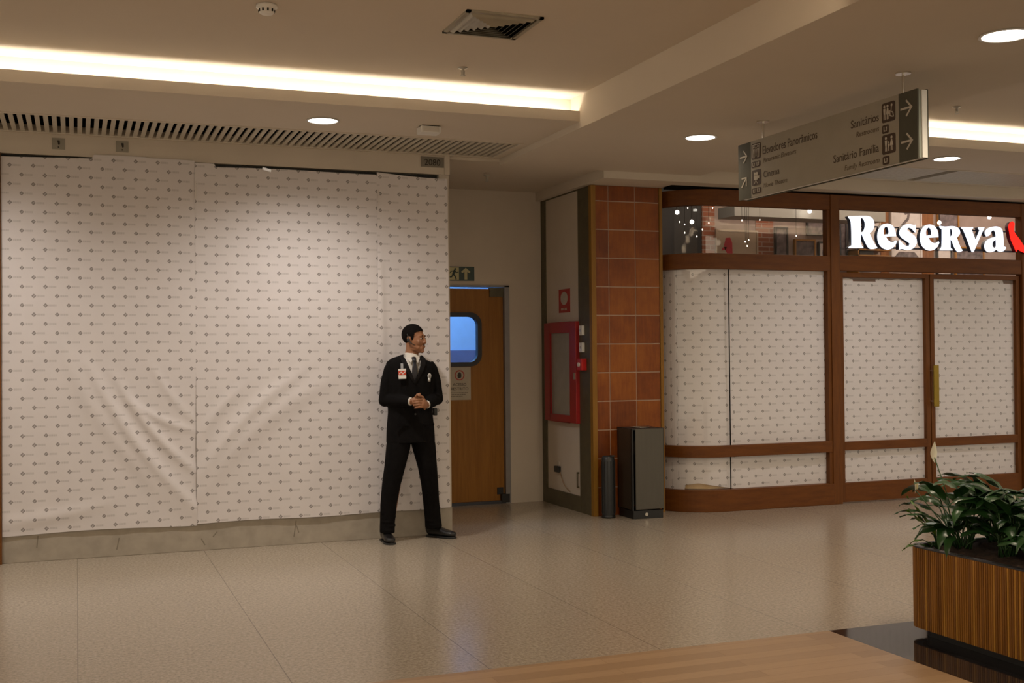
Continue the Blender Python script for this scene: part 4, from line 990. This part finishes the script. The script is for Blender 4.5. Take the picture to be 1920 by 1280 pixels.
M_SHOE = mat('black_leather', (.010, .009, .009), .28, var=.2); M_HAIR = mat('black_hair', (.007, .0055, .005), .85, var=.3, scale=60, spec=.06)
G = thing('person', 'man in black suit and tie with an earpiece, hands clasped, standing before the papered wall', 'person', (2.54, 8.95, 0))
HC = Vector((.020, -.005, 1.632)); HR = Matrix.Translation(HC) @ Matrix.Rotation(math.radians(46), 4, 'Z') @ Matrix.Rotation(math.radians(2), 4, 'X')
def H(p): return HR @ Vector(p)
# one continuous body: head, neck, trunk, arms with hands, legs
B = MB()
B.ell((0, .018, .035), (.071, .090, .082), 24, M=HR); B.ell((0, -.020, -.012), (.061, .070, .092), 24, M=HR)
B.ell((0, -.045, -.075), (.042, .042, .036), 20, M=HR); B.ell((0, -.070, -.094), (.024, .018, .018), 16, M=HR)
for s in (-1, 1):
    B.ell((s * .033, -.060, -.026), (.025, .015, .028), 14, M=HR); B.ell((s * .025, -.074, .026), (.026, .011, .010), 14, M=HR)
    B.ell((s * .072, .010, -.008), (.008, .017, .030), 14, M=HR); B.ell((s * .076, .018, .004), (.006, .012, .018), 12, M=HR)
    B.ell((s * .037, -.024, -.066), (.017, .046, .030), 14, M=HR)
    B.ell((s * .012, -.093, -.028), (.008, .009, .007), 12, M=HR)
def hl(mb, secs, n=12, ref=(1, 0, 0)): mb.loft([(H(p), a, b_) for p, a, b_ in secs], n, HR.to_3x3() @ Vector(ref))
hl(B, [((0, -.080, .026), .009, .008), ((0, -.089, .006), .008, .009), ((0, -.097, -.014), .010, .011), ((0, -.100, -.025), .013, .009), ((0, -.090, -.034), .008, .008)])
B.ell((0, -.087, -.056), (.023, .010, .0055), 14, M=HR); B.ell((0, -.085, -.066), (.020, .010, .0060), 14, M=HR)
B.loft([(H((0, .020, -.02)), .050, .052), ((.008, .015, 1.545), .054, .056), ((.0, .02, 1.50), .057, .058), ((-.005, .02, 1.44), .085, .07)], 24)
B.loft([((-.01, .02, .84), .13, .085), ((-.01, .02, 1.0), .12, .08), ((-.01, .02, 1.2), .135, .09), ((-.01, .02, 1.38), .145, .09), ((-.01, .02, 1.455), .10, .06)], 24)
SHR, ELR, WRR = (-.165, .02, 1.415), (-.222, .03, 1.145), (-.055, -.185, 1.135)
SHL, ELL_, WRL = (.155, .02, 1.415), (.215, .02, 1.150), (.062, -.185, 1.105)
for a, b_, c_ in ((SHR, ELR, WRR), (SHL, ELL_, WRL)):
    a, b_, c_ = Vector(a), Vector(b_), Vector(c_)
    B.loft([(a, .045, .045), (a.lerp(b_, .5), .040, .040), (b_, .036, .036)], 14, (0, 1, 0)); B.ell(b_, (.037, .037, .037))
    B.loft([(b_, .036, .036), (b_.lerp(c_, .4), .036, .034), (c_, .026, .022)], 14, (0, 0, 1))
for hx_, fx, fy in ((-.10, -.19, .05), (.08, .20, .12)):
    B.loft([((hx_, .02, .86), .075, .08), (((hx_ + fx * 2) / 3 if 0 else (hx_ * .5 + fx * .5), .03, .48), .052, .055), ((fx, fy, .10), .034, .038)], 16)
# palms
B.loft([(WRR, .026, .020), ((-.030, -.198, 1.140), .036, .017), ((.000, -.205, 1.145), .040, .016), ((.012, -.206, 1.146), .034, .013)], 16, (0, 0, 1))
B.loft([(WRL, .026, .020), ((.044, -.215, 1.110), .036, .018), ((.020, -.232, 1.120), .040, .017), ((.008, -.236, 1.124), .034, .013)], 16, (0, 0, 1))
# left hand fingers folded over the right hand
for k in range(4):
    z = 1.150 - k * .0200; l = (.92, 1.0, .97, .80)[k]
    P = [(.012, -.236, z), (-.018 * l, -.246, z + .002), (-.042 * l, -.232, z - .003), (-.052 * l, -.212, z - .006)]
    B.loft([(P[0], .0092, .0095), (P[1], .0090, .0092), (P[2], .0083, .0085), (P[3], .0070, .0070)], 10, (0, 0, 1)); B.ell(P[3], (.0070, .0070, .0070), 10); B.ell(P[1], (.0098, .0098, .0094), 10)
P = [(.034, -.215, 1.140), (.022, -.228, 1.168), (.000, -.236, 1.180), (-.016, -.236, 1.180)]
B.loft([(p, r, r) for p, r in zip(P, (.013, .0105, .0095, .0078))], 10, (0, 1, 0)); B.ell(P[3], (.008, .0075, .0075), 10)
# right hand fingers wrap under the left palm
for k in range(4):
    z = 1.162 - k * .0205; l = (.9, 1.0, .95, .8)[k]
    P = [(.010, -.204, z), (.040 * l, -.198, z - .004), (.052 * l, -.200, z - .020), (.050 * l, -.214, z - .028)]
    B.loft([(p, r, r) for p, r in zip(P, (.0095, .0092, .0085, .0072))], 10, (0, 1, 0)); B.ell(P[3], (.0072, .0072, .0072), 10)
P = [(-.030, -.200, 1.168), (-.022, -.220, 1.190), (-.004, -.232, 1.196)]
B.loft([(p, r, r) for p, r in zip(P, (.012, .0100, .0085))], 10, (0, 1, 0)); B.ell(P[2], (.0082, .0080, .0080), 10)
remeshed('body', B, .0040, M_SKIN, G, 4)
# face details
EY_ = MB(); IR = MB(); BR = MB()
for s in (-1, 1):
    EY_.ell((s * .028, -.0735, .006), (.0125, .010, .0060), 14, M=HR); IR.ell((s * .028 + .003, -.0832, .006), (.0062, .0030, .0056), 12, M=HR)
    BR.loft([(H((s * .014, -.0835, .026)), .003, .003), (H((s * .029, -.0830, .0285)), .0035, .004), (H((s * .045, -.0735, .023)), .002, .002)], 8, (0, 0, 1))
EY_.build('eyes', mat('eye_white', (.42, .38, .34), .3), G, smooth=True); IR.build('irises', M_HAIR, G, smooth=True); BR.build('eyebrows', M_HAIR, G, smooth=True)
MB().ell((0, -.0895, -.0612), (.018, .0050, .0012), 12, M=HR).build('mouth_line', mat('lip_dark', (.10, .03, .02), .6), G, smooth=True)
c = MB(); c.loft([(H((-.020, -.0860, -.048)), .002, .002), (H((0, -.0935, -.0455)), .003, .003), (H((.020, -.0860, -.048)), .002, .002)], 8, (0, 0, 1)); c.build('moustache', mat('stubble', (.05, .022, .012), .8), G, smooth=True)
# close-cropped hair following the skull
vs, fs, keep = [], [], []; NA, NT = 160, 120
for j in range(NT + 1):
    th = PI * .80 * j / NT
    for i in range(NA):
        a = 2 * PI * i / NA; vs.append(Vector((.0755 * math.sin(th) * math.cos(a), .018 + .0948 * math.sin(th) * math.sin(a), .036 + .0868 * math.cos(th))))
def hairok(p):
    f = lambda pts: next((a[1] + (b_[1] - a[1]) * (p.y - a[0]) / (b_[0] - a[0]) for a, b_ in zip(pts[:-1], pts[1:]) if a[0] <= p.y <= b_[0]), pts[-1][1])
    return p.z > f([(-.2, .070), (-.066, .066), (-.036, .052), (-.026, .010), (-.018, -.010), (-.008, -.010), (.000, .020), (.026, .020), (.038, -.030), (.060, -.050), (.2, -.055)])
def hp(j, i): return j * NA + i % NA
for j in range(NT):
    for i in range(NA):
        q = (hp(j, i), hp(j, i + 1), hp(j + 1, i + 1), hp(j + 1, i))
        if all(hairok(vs[k]) for k in q): fs.append(q)
o = MB().add([HR @ v for v in vs], fs).build('hair', M_HAIR, G, smooth=True)
bm = bmesh.new(); bm.from_mesh(o.data); bmesh.ops.delete(bm, geom=[v for v in bm.verts if not v.link_faces], context='VERTS'); bm.to_mesh(o.data); bm.free()
sm = o.modifiers.new('solid', 'SOLIDIFY'); sm.thickness = .007; sm.offset = -1
# earpiece
c = MB(); c.ell((-.084, .010, -.008), (.008, .013, .016), 14, M=HR); c.loft([(H((-.084, .004, -.018)), .004, .004), (H((-.078, -.020, -.038)), .0035, .0035), (H((-.068, -.040, -.050)), .003, .003)], 8)
c.loft([(H((-.086, .012, .004)), .004, .004), (H((-.084, .018, .028)), .004, .004), (H((-.078, .026, .040)), .003, .003)], 8)
c.build('earpiece', M_BLACK, G, smooth=True)
# shirt and tie
S = MB(); S.loft([((-.01, .02, 1.02), .135, .095), ((-.01, .015, 1.2), .148, .106), ((-.01, .012, 1.36), .150, .104), ((-.008, .018, 1.445), .115, .080), ((-.004, .02, 1.472), .075, .068)], 32, power=2.2)
S.loft([((-.004, .018, 1.44), .072, .074), ((.000, .018, 1.492), .0635, .066), ((.004, .020, 1.508), .0625, .064)], 32)
remeshed('shirt', S, .006, M_SHIRT, G, 3)
c = MB()
for s in (-1, 1):   # collar points
    c.add([(s * .004 - .004, -.060, 1.485), (s * .052 - .002, -.030, 1.508), (s * .055 - .002, -.040, 1.478), (s * .028 - .004, -.086, 1.440), (s * .004 - .004, -.053, 1.487), (s * .050 - .002, -.024, 1.506), (s * .052 - .002, -.032, 1.478), (s * .026 - .004, -.078, 1.442)],
          [(0, 1, 2, 3), (7, 6, 5, 4), (0, 4, 5, 1), (1, 5, 6, 2), (2, 6, 7, 3), (3, 7, 4, 0)])
c.build('collar', M_SHIRT, G)
c = MB(); c.loft([((-.004, -.062, 1.482), .019, .012), ((-.005, -.084, 1.462), .016, .013), ((-.006, -.094, 1.448), .011, .010)], 12)
c.loft([((-.006, -.094, 1.450), .012, .006), ((-.009, -.106, 1.40), .020, .006), ((-.012, -.111, 1.34), .025, .006), ((-.013, -.108, 1.30), .026, .006), ((-.014, -.090, 1.26), .026, .006)], 12, power=3)
c.build('tie', M_TIE, G, smooth=True)
# jacket
J = MB()
J.loft([((-.010, .025, .800), .200, .128), ((-.012, .022, .90), .196, .126), ((-.014, .018, 1.04), .182, .120), ((-.014, .014, 1.18), .186, .124), ((-.012, .012, 1.32), .196, .126), ((-.011, .016, 1.40), .206, .112), ((-.010, .020, 1.440), .196, .098), ((-.008, .023, 1.464), .158, .082), ((-.006, .025, 1.482), .108, .074), ((-.004, .026, 1.498), .078, .068)], 40, power=2.3)
for (a, b_, c_) in ((SHR, ELR, WRR), (SHL, ELL_, WRL)):
    a, b_, c_ = Vector(a), Vector(b_), Vector(c_); sx = -1 if a.x < 0 else 1
    J.loft([(a + Vector((-sx * .02, 0, .012)), .052, .056), (a + Vector((sx * .006, 0, -.03)), .058, .062), (a.lerp(b_, .5) + Vector((sx * .010, 0, 0)), .053, .058), (b_ + Vector((0, 0, .0)), .049, .052), (b_ + Vector((0, -.01, -.030)), .038, .040)], 20, (1, 0, 0))
    J.ell(b_ + Vector((0, 0, -.006)), (.051, .050, .050)); J.loft([(b_, .050, .048), (b_.lerp(c_, .45), .050, .045), (b_.lerp(c_, .80), .043, .038), (b_.lerp(c_, .96), .040, .034)], 18, (0, 0, 1))
VB = 1.285
def vcut(p):
    if p.y > -.02: return False
    if p.z < VB: return False
    k = (p.z - VB) / (1.50 - VB); return abs(p.x + .010) < .008 + .072 * k
def jcut(p):
    if vcut(p): return True
    if p.z > 1.478 and (p.x + .004) ** 2 + (p.y - .02) ** 2 < .0745 ** 2: return True
    for s_, e_ in ((ELR, WRR), (ELL_, WRL)):
        s_, e_ = Vector(s_), Vector(e_); q = (p - s_).dot((e_ - s_).normalized()) / (e_ - s_).length
        if q > .93 and p.y < -.14 and (p - e_).length < .06: return True
    return p.z < .806
remeshed('jacket', J, .0065, M_SUIT, G, 4, jcut)
# lapels, front edge, buttons, pockets
c = MB()
for s in (-1, 1):
    cx = -.010
    pts = [((cx + s * .082, -.020, 1.497), .006), ((cx + s * .074, -.070, 1.470), .030), ((cx + s * .062, -.100, 1.425), .034), ((cx + s * .044, -.1165, 1.375), .028), ((cx + s * .020, -.1215, 1.31), .014), ((cx + s * .006, -.1200, 1.275), .004)]
    vs = []
    for (p, w_) in pts: p = Vector(p); vs += [p + Vector((-s * .010, -.004, 0)), p + Vector((s * w_, .002 + w_ * .10, .004)), p + Vector((s * w_, .010 + w_ * .1, .004)), p + Vector((-s * .010, .006, 0))]
    fs = [(0, 1, 2, 3), tuple(4 * (len(pts) - 1) + k for k in (3, 2, 1, 0))]
    for i in range(len(pts) - 1):
        for k in range(4): fs.append((4 * i + k, 4 * i + (k + 1) % 4, 4 * i + 4 + (k + 1) % 4, 4 * i + 4 + k))
    c.add(vs, fs)
c.build('lapels', mat('lapel_cloth', (.0075, .0065, .0065), .7, spec=.12), G)
c = MB(); [c.cyl((0, 0), .008, 0, .005, 14, M=Matrix.Translation((-.006, -.102, z)) @ Matrix.Rotation(PI / 2, 4, 'X')) for z in (1.03,)]; c.build('button', M_BLACK, G)
c = MB(); c.box(-.165, -.06, -.112, -.100, .94, .955); c.box(.06, .15, -.108, -.096, .94, .955); c.build('pocket_flaps', M_SUIT, G)
# shirt cuffs
c = MB()
for e_, w_, r in ((ELR, WRR, .033), (ELL_, WRL, .033)):
    e_, w_ = Vector(e_), Vector(w_); c.loft([(e_.lerp(w_, .88), r, r * .86), (e_.lerp(w_, .965), r * .97, r * .82)], 18, (0, 0, 1))
c.build('shirt_cuffs', M_SHIRT, G, smooth=True)
# trousers
T = MB()
T.loft([((-.010, .022, .98), .165, .105), ((-.012, .022, .90), .180, .112), ((-.012, .024, .835), .186, .112), ((-.012, .024, .80), .16, .10)], 32, power=2.3)
T.loft([((-.100, .024, .88), .095, .105), ((-.116, .022, .76), .097, .104), ((-.148, .018, .60), .083, .090), ((-.176, .026, .46), .074, .080), ((-.195, .040, .30), .066, .074), ((-.202, .052, .16), .060, .070), ((-.205, .050, .075), .060, .072)], 24)
T.loft([((.075, .024, .88), .100, .105), ((.100, .022, .76), .095, .104), ((.128, .024, .60), .078, .090), ((.152, .045, .46), .070, .080), ((.176, .085, .30), .066, .074), ((.198, .115, .16), .066, .072), ((.206, .120, .085), .070, .074)], 24)
for q in range(5):   # soft break folds above the shoes
    T.ell((-.204 + .01 * (q % 2), .035, .10 + q * .035), (.058, .060, .010)); T.ell((.200 - .01 * (q % 2), .105, .11 + q * .035), (.062, .064, .010))
remeshed('trousers', T, .0065, M_SUIT, G, 4)
# shoes
def shoe(x, y, ang):
    M = Matrix.Translation((x, y, 0)) @ Matrix.Rotation(ang, 4, 'Z'); c = MB()
    sec = [(.085, .010, .030, .055), (.070, .033, .040, .058), (.03, .036, .046, .066), (-.03, .036, .040, .056), (-.09, .043, .030, .042), (-.14, .045, .024, .034), (-.175, .036, .021, .026), (-.195, .014, .018, .016)]
    secs = [(M @ Vector((0, yy, .014 + h)), w_, h) for yy, w_, h, _ in sec]; c.loft(secs, 20, M.to_3x3() @ Vector((1, 0, 0)), power=2.4)
    o = remeshed('shoe', c, .005, M_SHOE, G, 3)
    k = MB(); k.loft([(M @ Vector((0, yy, .008)), w_ + .004, .008) for yy, w_, h, _ in sec], 20, M.to_3x3() @ Vector((1, 0, 0)), power=4); k.build('sole', M_BLACK, o, smooth=False)
    k = MB()
    for q in range(4): k.box(-.018, .018, -.002, .002, .0, .004, M=M @ Matrix.Translation((0, -.035 - q * .014, .086 - q * .007)))
    k.box(-.008, .008, -.035, -.030, .085, .095, M=M); k.build('laces', mat('lace', (.05, .048, .045), .35), o)
shoe(-.210, .075, -.02); shoe(.225, .135, math.radians(40))
# badges
t = bpy.data.objects.new('id_badge', None); COL.objects.link(t); t.parent = G; t.location = (-.118, -.126, 1.355); t.rotation_euler = (0, -.03, -.18)
box('card', M_WHITE, -.030, .030, -.003, 0, -.040, .040, t); box('red_band', mat('badge_red', (.55, .05, .02), .5), -.030, .030, -.0045, -.003, -.010, .024, t)
box('strap', mat('clear_strap', (.35, .36, .38), .3), -.010, .010, -.004, 0, .040, .082, t)
c = MB(); F = face_front(-.0046); stroke(c, [(-.024, .000), (-.008, .014), (.004, -.002), (.024, .016)], .006, lambda u, v, q: F @ Vector((u, v, q))); c.build('print', M_WHITE, t)
t = bpy.data.objects.new('lapel_pin', None); COL.objects.link(t); t.parent = G; t.location = (.108, -.122, 1.325); t.rotation_euler = (0, .05, .2)
c = MB(); c.ell((0, 0, .010), (.017, .004, .022), 16); c.box(-.012, .010, -.003, .002, -.036, -.008); c.build('emblem', mat('silver_emblem', (.50, .49, .47), .35, .2), t, smooth=True)
c = MB(); c.ell((0, -.003, .010), (.009, .003, .013), 14); c.build('emblem_centre', mat('grey_mark', (.22, .21, .20), .5), t, smooth=True)
# radio on the belt
box('belt_radio', M_BLACK, .176, .205, -.02, .03, 1.01, 1.07, G, bevel=.006)
